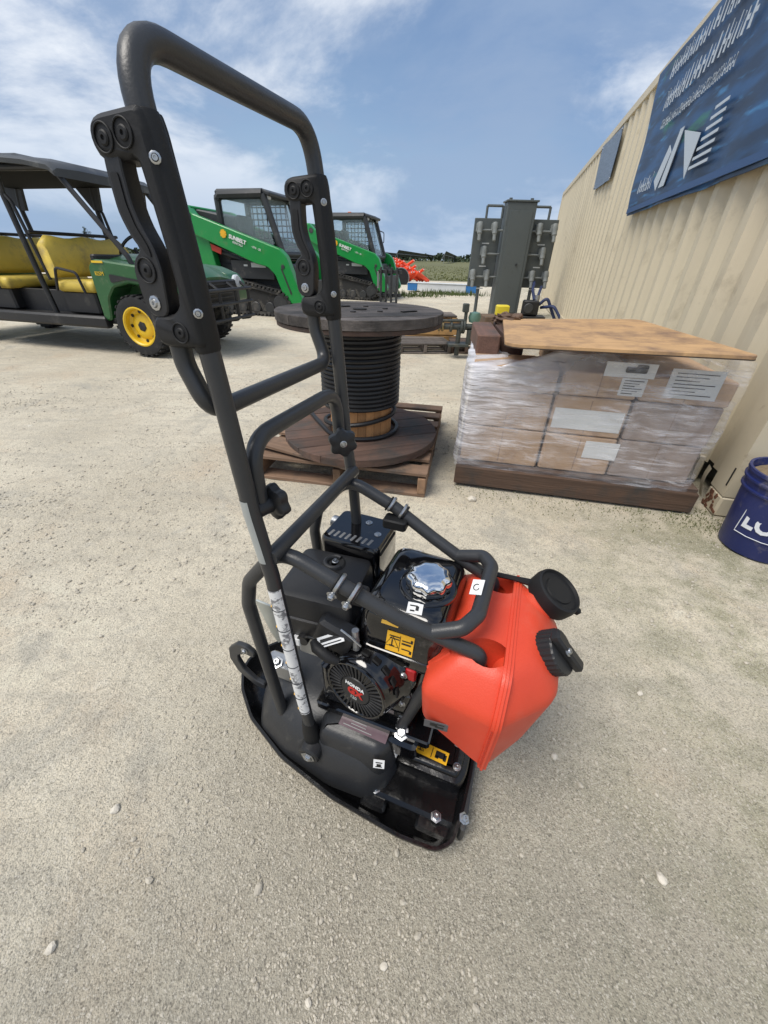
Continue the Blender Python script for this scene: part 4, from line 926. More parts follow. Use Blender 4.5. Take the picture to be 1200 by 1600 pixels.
# ---- water tank
pl_at = lambda pr_: rpoly([(pr_[0][0],pr_[0][1]),(pr_[1][0],pr_[1][1]),(pr_[2][0],pr_[2][1]),(pr_[2][0],mir(pr_[2][1])),(pr_[1][0],mir(pr_[1][1])),(pr_[0][0],mir(pr_[0][1]))],[.022,.02,.028,.028,.02,.022],5)
WL = [(((.105,.095),(.205,.085),(.255,.155)),.265),(((.093,.083),(.207,.072),(.268,.148)),.268),(((.087,.076),(.208,.062),(.276,.142)),.280),(((.083,.068),(.208,.052),(.291,.130)),.415),(((.084,.068),(.208,.052),(.292,.130)),.426),(((.089,.073),(.207,.058),(.289,.134)),.440),(((.118,.098),(.206,.084),(.262,.146)),.476),(((.124,.106),(.205,.093),(.250,.150)),.484),(((.131,.116),(.205,.103),(.240,.158)),.489),(((.142,.130),(.205,.118),(.228,.170)),.4905)]
lift = lambda u, z: z+(max(0,.205-u)*.55 if z < .30 else 0)+(max(0,u-.205)*.30 if z < .30 else 0)
mb = MB(); mb.loft([[Vector((p[0],p[1],lift(p[0],z))) for p in pl_at(pr_)] for pr_, z in WL]); wt = mb.build('water_tank', M_orange, cp, 30)
def carve(path, r):
    co_ = MB().tube(path, r, 20).build('cutter', M_orange, cp)
    bmo = wt.modifiers.new('cut','BOOLEAN'); bmo.operation = 'DIFFERENCE'; bmo.object = co_; bmo.solver = 'EXACT'
    bpy.context.view_layer.update(); dg = bpy.context.evaluated_depsgraph_get(); me2 = bpy.data.meshes.new_from_object(wt.evaluated_get(dg)); wt.modifiers.clear(); wt.data = me2
    bpy.data.objects.remove(co_)
for mv_ in (lambda v: v, mir):
    carve([(.120,mv_(.122),.545),(.158,mv_(.126),.508),(.203,mv_(.132),.455)],[.027,.027,.024])
    carve([(.02,mv_(.110),.29),(.090,mv_(.117),.37),(.172,mv_(.120),.47)],[.026,.026,.024])
wt.data.shade_smooth(); wt.data.set_sharp_from_angle(angle=R(30))
# moulding seam around the tank
sec_ = [(.085,.264),(.062,.280),(.052,.415),(.052,.426),(.058,.440),(.084,.476),(.093,.484),(.118,.4905)]
sec_ = [(v, z) for v, z in sec_]+[(mir(v), z) for v, z in reversed(sec_)]
m_ = MB(); lo = []
for v, z in sec_:
    n_ = Vector((v-VC, (z-.38)*1.2)).normalized()
    lo.append([Vector((.2055+du, v+n_.x*e, z+n_.y*e)) for du, e in ((-.008,-.004),(-.007,.0022),(-.0025,.0025),(-.002,.0055),(.002,.0055),(.0025,.0025),(.007,.0022),(.008,-.004))])
m_.loft(lo, True, True).build('moulded_seam', M_orange, wt, 30)
tick = MB().box((0,0,0),(.0016,.0012,.0035)).mesh('seam_stitch'); tick.materials.append(mat('orange_shadow',(.42,.03,.012),.6))
for side in (0,1):
    for k in range(18):
        s_ = k/17; z = .290+.125*s_; v = .0610-.0095*s_-.0030; v = v if side == 0 else mir(v)
        instance(tick, 'seam_stitch', (.2005,v,z), (0,0,0), wt)
# ribbed rear face
for k in range(9): MB().cyl((.086,.110+.009*k,.43),(.117,.118+.009*k,.476),.0035,n=6).build('rear_rib', M_orange, wt)
# filler cap, open strap lid
def ribcap(c, d, r, h, parent, wing=True):
    M_ = axisM(d, c, (0,1,0)); lo = []
    for rr, z in ((r*.93,0),(r,.003),(r,h-.004),(r*.95,h-.001),(r*.8,h),(.003,h)):
        lo.append([M_ @ Vector((rr*(1+(.022 if k % 2 else -.02 if .003 < z+.0001 < h-.002 else 0))*math.cos(2*math.pi*k/56), rr*(1+(.022 if k % 2 else -.02 if z > .002 and z < h-.002 else 0))*math.sin(2*math.pi*k/56), z)) for k in range(56)])
    p = MB().loft(lo).build('filler_cap', M_plas, parent, 25)
    if wing: MB().box((0,0,h+.006),(r*.55,r*2.25,.016),b=.005,k=2).xf(M_).build('cap_wing', M_plas, parent)
    return M_
cd_ = Vector((.75,-.12,.66))
ribcap((.262,.186,.458),cd_,.036,.033,wt); bolt((.2900,.176,.489),cd_,.0055,.006,'cap_pin',M_zinc,wt)
LM = axisM((.45,-.10,.9),(.268,.300,.488),(0,1,0))
MB().lathe([(r_*1.22,z_*1.9) for r_, z_ in [(.030,-.008),(.037,-.006),(.038,.004),(.036,.010),(.033,.011),(.031,.008),(.022,.008),(.021,.0095),(.004,.0095)]],40,LM).build('open_lid', M_grip, wt, 30)
MB().box((0,0,0),(.012,.02,.012),b=.003).xf(LM @ Matrix.Translation((.0,-.050,0))).build('lid_tab', M_grip, wt)
MB().tube([(.135,.295,.505),(.165,.30,.503),(.20,.305,.500),(.235,.307,.497)],[.0055,.005,.005,.008],6).build('lid_strap', M_grip, wt)
MB().lathe([(.033,.0),(.033,.014),(.028,.016),(.024,.002)],28,axisM((.62,.1,.75),(.246,.285,.468))).build('filler_neck', M_orange, wt)
label('tank_sticker', (.118,.0665,.348), (.09,-1,-.05), (1,.1,0), .040, .022, M_grey, parent=wt, lines=((-.1,.1,.3,.4),(.15,-.15,.35,.2),(.2,.25,.3,.1)))
# ------------------------------------------------------------------ utility vehicle (local x forward, y away from the camera, origin under the near front wheel)
utv = empty('utility_vehicle', (-2.73,4.64,0), R(-14), 'green crew utility vehicle with yellow seats, yellow wheels and dark roof', 'utility vehicle')
M_green = mat('green_body', (.015,.092,.024), .38, var=.12, vs=5, dirt=(.16,.17,.10), dirt_amt=.15, dirt_s=5, coat=.2)
M_seat = mat('yellow_vinyl', (.62,.46,.075), .55, var=.12, vs=5, dirt=(.26,.20,.085), dirt_amt=.32, dirt_s=3.2)
M_rimy = mat('yellow_rim', (.72,.47,.02), .4, var=.08, vs=8, dirt=(.25,.2,.1), dirt_amt=.15)
M_tyre = mat('tyre_rubber', (.016,.016,.017), .85, var=.3, vs=9, dirt=(.13,.12,.10), dirt_amt=.3, dirt_s=6)
M_blk = mat('black_frame', (.012,.012,.013), .5, var=.2, vs=8, dirt=(.06,.057,.05), dirt_amt=.15, dirt_s=5)
M_roof = mat('dark_grey_roof', (.038,.042,.046), .42, var=.2, vs=3, dirt=(.17,.17,.16), dirt_amt=.25, dirt_s=3)
def wheel(parent, x, y, r=.31, w_=.23, out=-1, name='wheel'):
    root = bpy.data.objects.new(name, None); COL.objects.link(root); root.parent = parent; root.location = (x,y,r); root.empty_display_size = .05
    Mx = axisM((0,out,0))
    ty = MB().lathe([(r*.60,-w_*.46),(r*.78,-w_*.5),(r*.93,-w_*.46),(r*.965,-w_*.3),(r*.97,0),(r*.965,w_*.3),(r*.93,w_*.46),(r*.78,w_*.5),(r*.60,w_*.46)],36,Mx,False,False)
    for k in range(26):
        a = 2*math.pi*k/26
        for z in (-.33,0,.33):
            ty.box((0,0,0),(r*.05,r*.11,w_*.27),b=.004).v
            n0 = len(ty.v)-len(MB().box((0,0,0),(1,1,1),b=.1).v)
            Mk = Mx @ Matrix.Rotation(a+(.06 if z == 0 else 0),4,'Z') @ Matrix.Translation((r*.972,0,z*w_))
            for i in range(n0, len(ty.v)): ty.v[i] = tuple(Mk @ Vector(ty.v[i]))
    ty.build('tyre', M_tyre, root, 35)
    MB().lathe([(r*.62,w_*.46),(r*.64,w_*.48),(r*.60,w_*.49),(r*.56,w_*.44),(r*.54,w_*.22),(r*.44,w_*.16),(r*.36,w_*.24),(r*.24,w_*.26),(r*.10,w_*.26)],32,Mx,False,True).build('rim', M_rimy, root, 35)
    MB().lathe([(r*.62,-w_*.46),(r*.58,-w_*.44),(r*.5,-w_*.1),(.002,-w_*.1)],24,Mx,False,True).build('inner_disc', M_blk, root)
    for k in range(8):
        a = 2*math.pi*k/8; Mk = Mx @ Matrix.Rotation(a,4,'Z') @ Matrix.Translation((r*.475,0,w_*.195)); MB().lathe([(r*.055,0),(r*.055,.006)],10,Mk).build('rim_hole', M_blk, root)
    MB().lathe([(r*.17,w_*.255),(r*.17,w_*.28),(r*.12,w_*.30),(.002,w_*.3)],6,Mx).build('hub', M_blk, root)
    return root
for x, y, o_ in ((0,.07,-1),(0,1.17,1),(-2.82,1.17,1),(-2.82,.07,-1)): wheel(utv, x, y, .31, .23, o_)
fend = rpoly([(-.46,.34),(-.45,.86),(-.36,.93),(.30,.87),(.52,.80),(.60,.70),(.60,.52),(.40,.50),(.34,.62),(.20,.70),(.0,.72),(-.20,.68),(-.31,.57),(-.36,.36)],.03,3)
for y0 in (-.02,.96): MB().prism(fend, y0, y0+.28, lambda a, c, d: (a,d,c), .015).build('fender', M_green, utv, 40)
MB().loft([[Vector((x,y,z)) for y, z in sec2] for x, sec2 in ((-.44,((.24,.55),(.24,.93),(.5,.98),(.74,.98),(.98,.93),(.98,.55))),(.0,((.24,.55),(.24,.92),(.5,.97),(.74,.97),(.98,.92),(.98,.55))),(.40,((.24,.50),(.24,.85),(.5,.89),(.74,.89),(.98,.85),(.98,.50))),(.60,((.24,.50),(.24,.74),(.5,.78),(.74,.78),(.98,.74),(.98,.50))))]).build('hood', M_green, utv, 30)
MB().prism(rpoly([(-.20,.80),(.30,.74),(.60,.66),(.60,.52),(.45,.54),(.2,.74),(.0,.755),(-.2,.72)],.02,2), -.032, -.022, lambda a, c, d: (a,d,c)).build('fender_trim', M_blk, utv)
MB().box((-.30,-.026,.905),(.14,.008,.02),b=.002).build('yellow_decal', M_rimy, utv)
letters('825M', .05, axisM((0,-1,0),(-.32,-.025,.80),(1,0,0)), M_rimy, utv, 'fender_lettering', .001)
g_ = MB().box((.615,.61,.62),(.05,.80,.26),b=.02,k=2).build('grille', M_blk, utv)
for k in range(5): MB().box((.645,.61,.53+.045*k),(.012,.62,.012)).build('grille_slat', M_roof, g_)
for y in (.20,1.02): MB().lathe([(.075,0),(.075,.03),(.06,.045),(.004,.05)],18,axisM((1,0,.1),(.60,y,.72))).build('headlight', mat('lamp_glass',(.55,.58,.6),.15), utv)
bb = MB()
for y in (.18,.45,.77,1.04): bb.tube(fillet([(.60,y,.32),(.74,y,.34),(.74,y,.66),(.64,y,.72)],.05,4),.018,8)
for z in (.36,.52,.66): bb.tube([(.745,.12,z),(.745,1.10,z)],.018,8)
bb.build('brush_guard', M_blk, utv)
MB().box((-1.42,.61,.345),(2.1,1.16,.07),b=.015).build('floor_pan', M_blk, utv)
for y in (.0,1.22): MB().box((-1.38,y,.33),(1.92,.10,.12),b=.03,k=2).build('rocker_rail', M_blk, utv)
MB().box((-.44,.61,.72),(.08,1.1,.5),b=.02).build('dashboard', M_blk, utv)
MB().tube([(-.48,.86,.9),(-.62,.86,1.02)],.02,8).build('steering_column', M_blk, utv)
SMx = axisM((-.75,0,.66),(-.63,.86,1.03)); MB().tube([SMx @ Vector((.18*math.cos(a),.18*math.sin(a),0)) for a in np.linspace(0,2*math.pi,33)[:-1]],.016,8,closed=True).build('steering_wheel', M_blk, utv)
for i, x0 in enumerate((-1.05,-2.28)):
    MB().box((x0+.22,.61,.50),(.46,1.04,.22),b=.02).build('seat_base', M_blk, utv)
    MB().box((x0+.23,.61,.665),(.54,1.10,.115),b=.045,k=3).build('seat_cushion', M_seat, utv, 50)
    bk_ = MB(); lo = []
    for k in range(15):
        y = .06+1.10*k/14; e = 1-.05*(abs(k-7)/7)**6; hz = 1.12+.012*math.sin(k*1.1)-(.05 if k in (0,14) else 0)
        lo.append([Vector((x0-.02+dx, y, z)) for dx, z in ((.05,.74),(.085,.80),(.07,1.0),(.03,hz-.02),(-.01,hz),(-.05,hz-.03),(-.05,.74))])
    bk_.loft(lo).build('seat_back', M_seat, utv, 60)
    MB().tube([(x0-.09,.04,1.15),(x0-.09,1.18,1.15)],.017,8).build('seat_rail', M_blk, utv)
    for y in (.03,1.19): MB().tube(fillet([(x0+.40,y,.60),(x0+.36,y,.80),(x0+.10,y,.84),(x0+.02,y,.62)],.05,4),.014,8).build('grab_hoop', M_blk, utv)
for y in (.06,1.16):
    MB().tube(fillet([(.06,y,.86),(.02,y,.96),(-.55,y,1.645),(-.8,y,1.69)],.08,4),.026,10).build('front_pillar', M_blk, utv)
    MB().tube(fillet([(-1.2,y,.36),(-1.24,y,.70),(-1.30,y,1.45),(-1.28,y,1.68)],.1,4),.028,10).build('middle_pillar', M_blk, utv)
    MB().tube(fillet([(-1.11,y,.72),(-1.23,y,1.40),(-1.29,y,1.47)],.06,4),.017,8).build('belt_guide', M_blk, utv)
    MB().tube(fillet([(-2.42,y,.36),(-2.44,y,.70),(-2.52,y,1.45),(-2.45,y,1.68)],.1,4),.028,10).build('rear_pillar', M_blk, utv)
    MB().tube([(-.6,y,1.66),(-2.5,y,1.68)],.028,10).build('roof_rail', M_blk, utv)
    for x0 in ((-1.28,-.62,-2.48) if y > 1 else ()): MB().prism([(x0-.25,1.67),(x0+.10,1.67),(x0+.05,1.42),(x0-.05,1.42)], y-.02, y+.02, lambda a, c, d: (a,d,c)).build('gusset_panel', M_blk, utv)
rf = []
for x, zc, e in ((-.46,1.655,.0),(-.52,1.70,.02),(-.80,1.745,.03),(-1.2,1.775,.035),(-1.24,1.795,.04),(-2.4,1.81,.04),(-2.7,1.77,.03)):
    rf.append([Vector((x,y,z)) for y, z in ((-.03,zc-.075),(-.035,zc-.04),(.02,zc-.012),(.25,zc),(.30,zc+e*.5),(.92,zc+e*.5),(.97,zc),(1.20,zc-.012),(1.255,zc-.04),(1.25,zc-.075))])
MB().loft(rf).build('roof', M_roof, utv, 35)
MB().box((-1.5,.61,1.655),(1.95,1.12,.03),b=.01).build('headliner', mat('black_lining',(.004,.004,.004),.9,spec=.1), utv)
for y in (.22,1.00): MB().box((-1.42,y,.49),(1.95,.03,.24),b=.01).build('side_panel', M_blk, utv)
MB().box((-3.15,.61,.85),(.95,1.24,.34),b=.03).build('cargo_box', M_green, utv)

# ------------------------------------------------------------------ compact track loaders (local x forward, y away, origin at the near track)
ld = empty('track_loader', (-2.0,8.30,0), R(-15), 'bright green compact track loader parked beside the utility vehicle', 'track loader', 'green compact track loaders')
M_lg = mat('bright_green_paint', (.008,.235,.045), .35, var=.08, vs=4, coat=.25, dirt=(.10,.2,.07), dirt_amt=.12, dirt_s=4)
M_ldk = mat('dark_grey_paint', (.028,.030,.032), .5, var=.15, vs=4, dirt=(.11,.10,.09), dirt_amt=.25, dirt_s=4)
M_trk = mat('track_rubber', (.02,.02,.02), .85, var=.3, vs=8, dirt=(.14,.13,.11), dirt_amt=.35, dirt_s=5)
M_glass = bpy.data.materials.new('cab_glass'); M_glass.use_nodes = True; b = M_glass.node_tree.nodes['Principled BSDF']
b.inputs['Base Color'].default_value = (.70,.80,.82,1); b.inputs['Roughness'].default_value = .04; b.inputs['Transmission Weight'].default_value = .85; b.inputs['IOR'].default_value = 1.2
M_lt = mat('pale_panel', (.5,.52,.52), .5)
tp = fillet([(-1.62,.62,0),(-1.82,.50,0),(-1.74,.30,0),(-1.40,.03,0),(-.18,.03,0),(.06,.16,0),(.08,.30,0),(-.06,.40,0),(-1.50,.66,0),(-1.62,.62,0)],.10,4)[:-1]
tp = [(p.x,p.y) for p in tp]
def loader_side(y0, y1):
    tk = MB(); lo = [(offset(tp,.045),y0+.02),(tp,y0+.02),(tp,y1),(offset(tp,.045),y1)]
    tk.loft([[Vector((p[0],d,p[1])) for p in pl] for pl, d in lo], False, False); tk.loft([[Vector((p[0],d,p[1])) for p in offset(tp,.046)] for d in (y0+.06,y1-.03)])
    P = [Vector((p[0],0,p[1])) for p in tp]; tot = sum((P[i]-P[i-1]).length for i in range(len(P))); n_ = 52; acc = 0; i = 0; d_ = 0
    for k in range(n_):
        s_ = tot*k/n_
        while d_+(P[(i+1)%len(P)]-P[i%len(P)]).length < s_: d_ += (P[(i+1)%len(P)]-P[i%len(P)]).length; i += 1
        a, c = P[i%len(P)], P[(i+1)%len(P)]; e = (c-a).normalized(); p = a+e*(s_-d_); nr = Vector((e.z,0,-e.x))
        if nr.dot(p-Vector((-.8,0,.32))) < 0: nr = -nr
        tk.box(p+nr*.016+Vector((0,(y0+y1)/2,0)), (.05,y1-y0-.02,.04), Matrix((( e.x,0,nr.x),(0,1,0),(e.z,0,nr.z))), b=.006)
    t_ = tk.build('track', M_trk, ld, 30)
    for x in (-1.25,-.95,-.65,-.35): MB().cyl((x,y0+.03,.14),(x,y0+.09,.14),.10,n=18,b=.01).build('track_roller', M_ldk, t_)
    MB().cyl((-.10,y0+.02,.22),(-.10,y0+.09,.22),.15,n=20,b=.01).build('front_idler', M_ldk, t_); MB().cyl((-1.60,y0+.02,.44),(-1.60,y0+.09,.44),.17,n=20,b=.01).build('drive_sprocket', M_ldk, t_)
loader_side(0,.32); loader_side(1.38,1.70)
MB().box((-.88,.85,.56),(1.75,1.06,.62),b=.05,k=2).build('chassis', M_ldk, ld)
MB().prism(rpoly([(-2.05,.55),(-2.05,1.45),(-1.85,1.70),(-1.35,1.62),(-1.25,.95),(-1.25,.55)],.06,3), .34, 1.36, lambda a, c, d: (a,d,c), .02).build('engine_hood', M_ldk, ld, 40)
for y0 in (.14,1.40):
    MB().prism(rpoly([(-2.02,.62),(-2.06,1.66),(-1.86,1.72),(-1.55,1.40),(-1.45,.70)],.04,3), y0, y0+.16, lambda a, c, d: (a,d,c), .012).build('tower', M_lg, ld, 40)
for y0 in (.04,1.50):
    arm_ = rpoly([(-1.98,1.66),(-1.86,1.74),(-1.70,1.60),(-.02,1.10),(.10,.99),(.36,.30),(.30,.22),(.10,.24),(-.02,.34),(-.16,.70),(-.30,.82),(-.55,.87),(-1.75,1.30),(-1.96,1.45)],.03,3)
    am = MB().prism(arm_, y0, y0+.15, lambda a, c, d: (a,d,c), .012).build('lift_arm', M_lg, ld, 40)
    MB().cyl((-1.80,y0-.012,1.58),(-1.80,y0+.16,1.58),.06,n=16).build('pivot_pin', M_ldk, am); MB().cyl((.02,y0-.012,.83),(.02,y0+.16,.83),.035,n=14).build('pivot_pin', M_ldk, am)
    MB().prism([(-.03,.80),(.00,.80),(.16,.40),(.13,.38)], y0-.006, y0-.001, lambda a, c, d: (a,d,c)).build('arm_hose', M_ldk, am)
    MB().tube([(-1.55,y0+.22,1.1),(-.25,y0+.22,.70)],.05,12).build('lift_cylinder', M_ldk, ld)
    MB().box((-1.66,y0+.12,1.155),(.22,.02,.10),Matrix.Rotation(.32,3,'Y'),b=.004).build('red_cover', mat('safety_red',(.55,.05,.03),.5), ld); MB().box((-1.42,y0+.12,1.08),(.24,.02,.10),Matrix.Rotation(.32,3,'Y'),b=.004).build('red_cover', MC['safety_red'], ld)
MB().box((-1.92,.85,1.68),(.14,1.55,.12),b=.03).build('arm_cross_tube', M_lg, ld)
MB().box((.28,.85,.38),(.07,1.25,.44),b=.02).build('attachment_plate', M_ldk, ld)
for y in (.5,1.2): MB().tube([(.02,y,.80),(.24,y,.40)],.045,10).build('tilt_cylinder', M_ldk, ld)
MB().box((-.7,.18,.76),(.9,.02,.30),b=.01).build('side_panel', M_ldk, ld)
MB().box((-.56,.165,.84),(.30,.006,.075)).build('spec_plate', M_lt, ld); MB().box((-.83,.165,.83),(.08,.006,.03)).build('spec_plate', M_lt, ld); MB().box((-.29,.165,.82),(.09,.006,.04)).build('spec_plate', M_lt, ld)
# cab
cb = bpy.data.objects.new('cab', None); COL.objects.link(cb); cb.parent = ld; cb.empty_display_size = .1
y0, y1 = .36, 1.34
MB().prism(rpoly([(-1.36,.95),(-1.36,1.86),(-1.28,1.93),(-.42,1.95),(-.30,1.90),(-.12,1.14),(-.12,.95)],.03,3), y0+.05, y1-.05, lambda a, c, d: (a,d,c)).v
pil = MB()
for y in (y0,y1):
    for a, c in (((-1.34,y,.95),(-1.34,y,1.86)),((-.40,y,1.90),(-.12,y,1.02)),((-1.34,y,.97),(-.12,y,.97))): pil.tube([a,c],.062,8)
    pil.tube([(-1.34,y,1.84),(-1.28,y,1.90),(-.40,y,1.91)],.075,8)
pil.tube([(-.12,y0,1.02),(-.12,y1,1.02)],.045,8)
pil.build('cab_frame', M_ldk, cb)
MB().box((-.88,.85,1.92),(.98,1.06,.13),b=.05,k=3).build('cab_roof', M_ldk, cb); MB().box((-.33,.85,1.92),(.16,1.04,.06),Matrix.Rotation(.35,3,'Y'),b=.02).build('roof_visor', M_ldk, cb)
MB().box((-1.34,.85,1.15),(.03,.94,.36)).build('rear_wall', mat('cab_lining',(.11,.115,.11),.7), cb)
MB().box((-.95,.85,1.12),(.5,.6,.14),b=.04,k=2).build('operator_seat', M_plas, cb); MB().box((-1.15,.85,1.38),(.12,.48,.5),b=.05,k=2).build('operator_seat_back', M_plas, cb)
MB().box((-.22,.85,1.0),(.2,.94,.1)).build('cab_sill', M_ldk, cb)
for y in (y0,y1):
    sw = [(-1.28,1.16),(-1.28,1.84),(-.47,1.85),(-.27,1.16)]
    MB().prism(rpoly(sw,.05,3), y-.004, y+.004, lambda a, c, d: (a,d,c)).build('side_window', M_glass, cb)
    if y == y1:
        gr = MB()
        for k in range(9):
            x = -1.22+.105*k; gr.tube([(x,y-.03,1.17),(min(x,-.47),y-.03,1.84)],.011,5)
        for k in range(7): z = 1.20+.10*k; gr.tube([(-1.28,y-.03,z),(-.29-.20*(z-1.16)/.69,y-.03,z)],.011,5)
        gr.build('window_screen', M_ldk, cb)
    MB().box((-.72,y-(.012 if y < 1 else -.012),1.09),(1.1,.02,.10),b=.005).build('door_sill', M_ldk, cb)
MB().prism([(y0+.03,0),(y1-.03,0),(y1-.03,1),(y0+.03,1)], 0, 1, lambda a, c, d: (-.125-.275*c-.006*d, a, 1.05+.82*c)).build('windscreen', M_glass, cb)
MB().box((-.95,.75,2.005),(.09,.09,.05),b=.01).build('beacon', mat('amber_lens',(.75,.16,.03),.3), ld)
for y in (.42,1.28): MB().box((-.33,y,1.87),(.06,.10,.08),b=.015).build('work_light', M_lt, ld)
mr_ = MB().tube(fillet([(-.30,1.42,1.35),(-.20,1.55,1.38),(-.20,1.55,1.62),(-.32,1.45,1.66)],.05,4),.012,6).build('grab_rail', M_ldk, ld)
# lettering on the near arm
AMx = axisM((0,-1,0),(-.86,.026,1.215),(.957,0,-.29))
letters('SUNBELT', .085, AMx @ Matrix.Translation((.02,.016,0)), M_white, ld, 'arm_lettering', .002, .003); letters('RENTALS', .05, AMx @ Matrix.Translation((.03,-.05,0)), M_white, ld, 'arm_lettering', .002); letters('- 074 - SR', .05, AMx @ Matrix.Translation((.40,-.0,0)), M_white, ld, 'arm_lettering', .002)
m_ = MB()
for k in range(8):
    Mk = AMx @ Matrix.Translation((-.27,.02,0)) @ Matrix.Rotation(k*math.pi/4,4,'Z') @ Matrix.Translation((.048,0,0)); m_.box((0,0,0),(.035,.034,.004)); n0 = len(m_.v)-8
    for i in range(n0, len(m_.v)): m_.v[i] = tuple(Mk @ Vector(m_.v[i]))
m_.lathe([(.034,0),(.034,.004)],16,AMx @ Matrix.Translation((-.27,.02,0))).build('sun_emblem', M_yellow, ld)
ld2 = copy_tree(ld); ld2.location = (-.42,12.2,0); ld2['label'] = 'bright green compact track loader farther off behind the cable reel'
# black fork carriage standing in front of the farther loader
fk = empty('fork_carriage', (-.02,11.45,0), R(-15), 'black steel fork carriage standing before the farther green loader', 'fork carriage')
for k, x in enumerate((-.22,-.08,.06,.2)): MB().box((x,0,.42),(.05,.07,.80),b=.01).build('upright', M_ldk, fk)
for z in (.2,.72): MB().box((0,.05,z),(.62,.05,.08),b=.01).build('cross_rail', M_ldk, fk)
for x in (-.15,.15): MB().box((x,-.40,.035),(.09,.85,.04),b=.01).build('fork_tine', M_ldk, fk)
MB().cyl((-.3,.02,.35),(-.3,.02,.72),.03,n=12).build('tilt_ram', M_zinc, fk)

# ------------------------------------------------------------------ electrical panel stand
pn = empty('power_panel', (2.40,9.30,0), 0, 'grey steel power distribution panel with rows of plug sockets', 'power panel')
M_pg = mat('grey_enamel', (.085,.098,.098), .45, var=.1, vs=3, bump=.03, bs=40, dirt=(.06,.065,.06), dirt_amt=.2)
M_cam = mat('grey_connector', (.20,.215,.21), .45, var=.2, vs=12)
MB().box((.03,0,.98),(.55,.30,1.90),b=.015).build('centre_cabinet', M_pg, pn); MB().box((.03,0,1.945),(.60,.34,.03),b=.008).build('cabinet_cap', M_pg, pn)
MB().box((.03,-.155,.95),(.42,.012,1.7),b=.004).build('cabinet_door', M_pg, pn); MB().cyl((.10,-.16,.95),(.10,-.18,.95),.02,n=10).build('door_latch', M_ldk, pn)
for x in (-.2,.2): MB().cyl((x+.03,0,1.95),(x+.03,0,2.0),.03,n=10).build('lifting_eye', M_pg, pn)
for sx_ in (-1,1):
    xc = sx_*.55+.02
    MB().box((xc,.04,1.12),(.52,.05,1.14),b=.01).build('side_plate', M_pg, pn)
    for a, c in (((sx_*.30+.02,.04,1.69),(sx_*.30+.02,.04,1.88)),((sx_*.30+.02,.04,1.88),(sx_*.60+.02,.04,1.88)),((sx_*.60+.02,.04,1.88),(sx_*.60+.02,.04,1.69))): MB().tube([a,c],.024,6).build('lifting_frame', M_pg, pn)
    MB().tube([(sx_*.55,.06,.56),(sx_*.55,.06,.06)],.035,8).build('leg', M_pg, pn); MB().box((sx_*.55,.05,.03),(.16,.3,.05),b=.01).build('foot', M_pg, pn)
    for z, xs in ((1.48,(.43,.72)),(1.10,(.58,)),(.71,(.46,.74))):
        MB().tube([(sx_*.25+.02,-.03,z+.02),(sx_*max(xs)+.02,-.03,z+.02)],.018,8).build('conduit', M_cam, pn)
        for x in xs:
            x_ = sx_*x+.02; c_ = MB(); Mk = axisM((0,-.35,-1),(x_,-.06,z+.14))
            c_.lathe([(.035,0),(.055,.01),(.058,.10),(.050,.115),(.050,.19),(.040,.20),(.034,.22),(.034,.29),(.028,.31),(.004,.312)],14,Mk); c_.box((x_,.0,z+.06),(.11,.09,.14),b=.012); c_.build('plug_socket', M_cam, pn, 35)
        MB().box((sx_*.55+.02,.012,z-.19),(.14,.006,.02)).build('rating_label', M_lt, pn)
# pump with blue hoses at its foot
pu = empty('hose_pump', (2.86,8.7,0), R(-10), 'small black pump with dark blue hoses beside the power panel', 'pump')
MB().box((0,0,.06),(.5,.4,.08),b=.01).build('skid', M_blk, pu); MB().box((-.05,0,.24),(.3,.28,.26),b=.03,k=2).build('pump_body', M_blk, pu); MB().cyl((-.1,-.2,.24),(-.1,.1,.24),.09,n=16,b=.01).build('volute', M_ldk, pu); MB().cyl((.05,0,.37),(.05,0,.46),.05,n=12).build('filler', M_zinc, pu)
M_hose = mat('blue_hose', (.018,.03,.09), .5)
for k, pts_ in enumerate((((.1,-.05,.3),(.22,-.1,.44),(.36,-.1,.2),(.45,-.12,.05)),((.0,.0,.38),(-.06,.1,.56),(-.02,.3,.62),(.0,.55,.66)),((.15,0,.25),(.36,-.2,.30),(.55,-.3,.05)),((.05,.05,.36),(.1,.2,.52),(.16,.5,.58)))): MB().tube(fillet(pts_,.12,6),.028,8).build('hose', M_hose, pu)
o = MB().box((0,0,0),(.17,.14,.13),b=.02,k=2).build('yellow_case', mat('yellow_plastic',(.68,.55,.03),.5)); o.location = (1.56,6.0,.435); tag(o, 'small yellow plastic case by the foot of the grey panel', 'case')
cr = MB().box((1.56,6.05,.185),(.5,.4,.36),b=.01).build('tool_crate', wood('crate_wood',(.20,.13,.08),.3,'x')); tag(cr, 'low brown crate under the small yellow case', 'crate')

# ------------------------------------------------------------------ timber, second pallets, pipe fittings
p2 = pallet((.44,5.52), R(6), .66, .62, M_pal_g, 'grey weathered pallet before the tan timber frame', 5, .125)
p3 = pallet((1.02,5.50), R(-4), .42, .45, M_pal_d, 'small dark pallet below the pipe valves', 4, .125)
tf = empty('timber_frame', (.58,6.05,.03), R(3), 'tan timber crate frame standing behind the grey pallet', 'timber frame')
M_tt = wood('tan_timber', (.40,.23,.085), .2, 'x', da=.25)
for k, (y, z, l) in enumerate(((-.26,.05,.74),(-.26,.15,.72),(-.26,.24,.70),(.20,.05,.74),(.20,.15,.74),(.20,.24,.70))): MB().box((.01*k,y,z),(l,.05,.085),b=.004).build('rail', M_tt, tf)
for x in (-.3,.3): MB().box((x,-.03,.30),(.07,.5,.03),b=.003).build('cross_slat', M_tt, tf)
for k in range(4): MB().box((-.05+.0*k,-.20+.12*k,.331),(.76,.09,.02),b=.003).build('top_slat', M_pal_g, tf)
vl = empty('pipe_valve', (.84,5.05,0), 0, 'dark green pipe valves and couplings bolted in a run', 'valve')
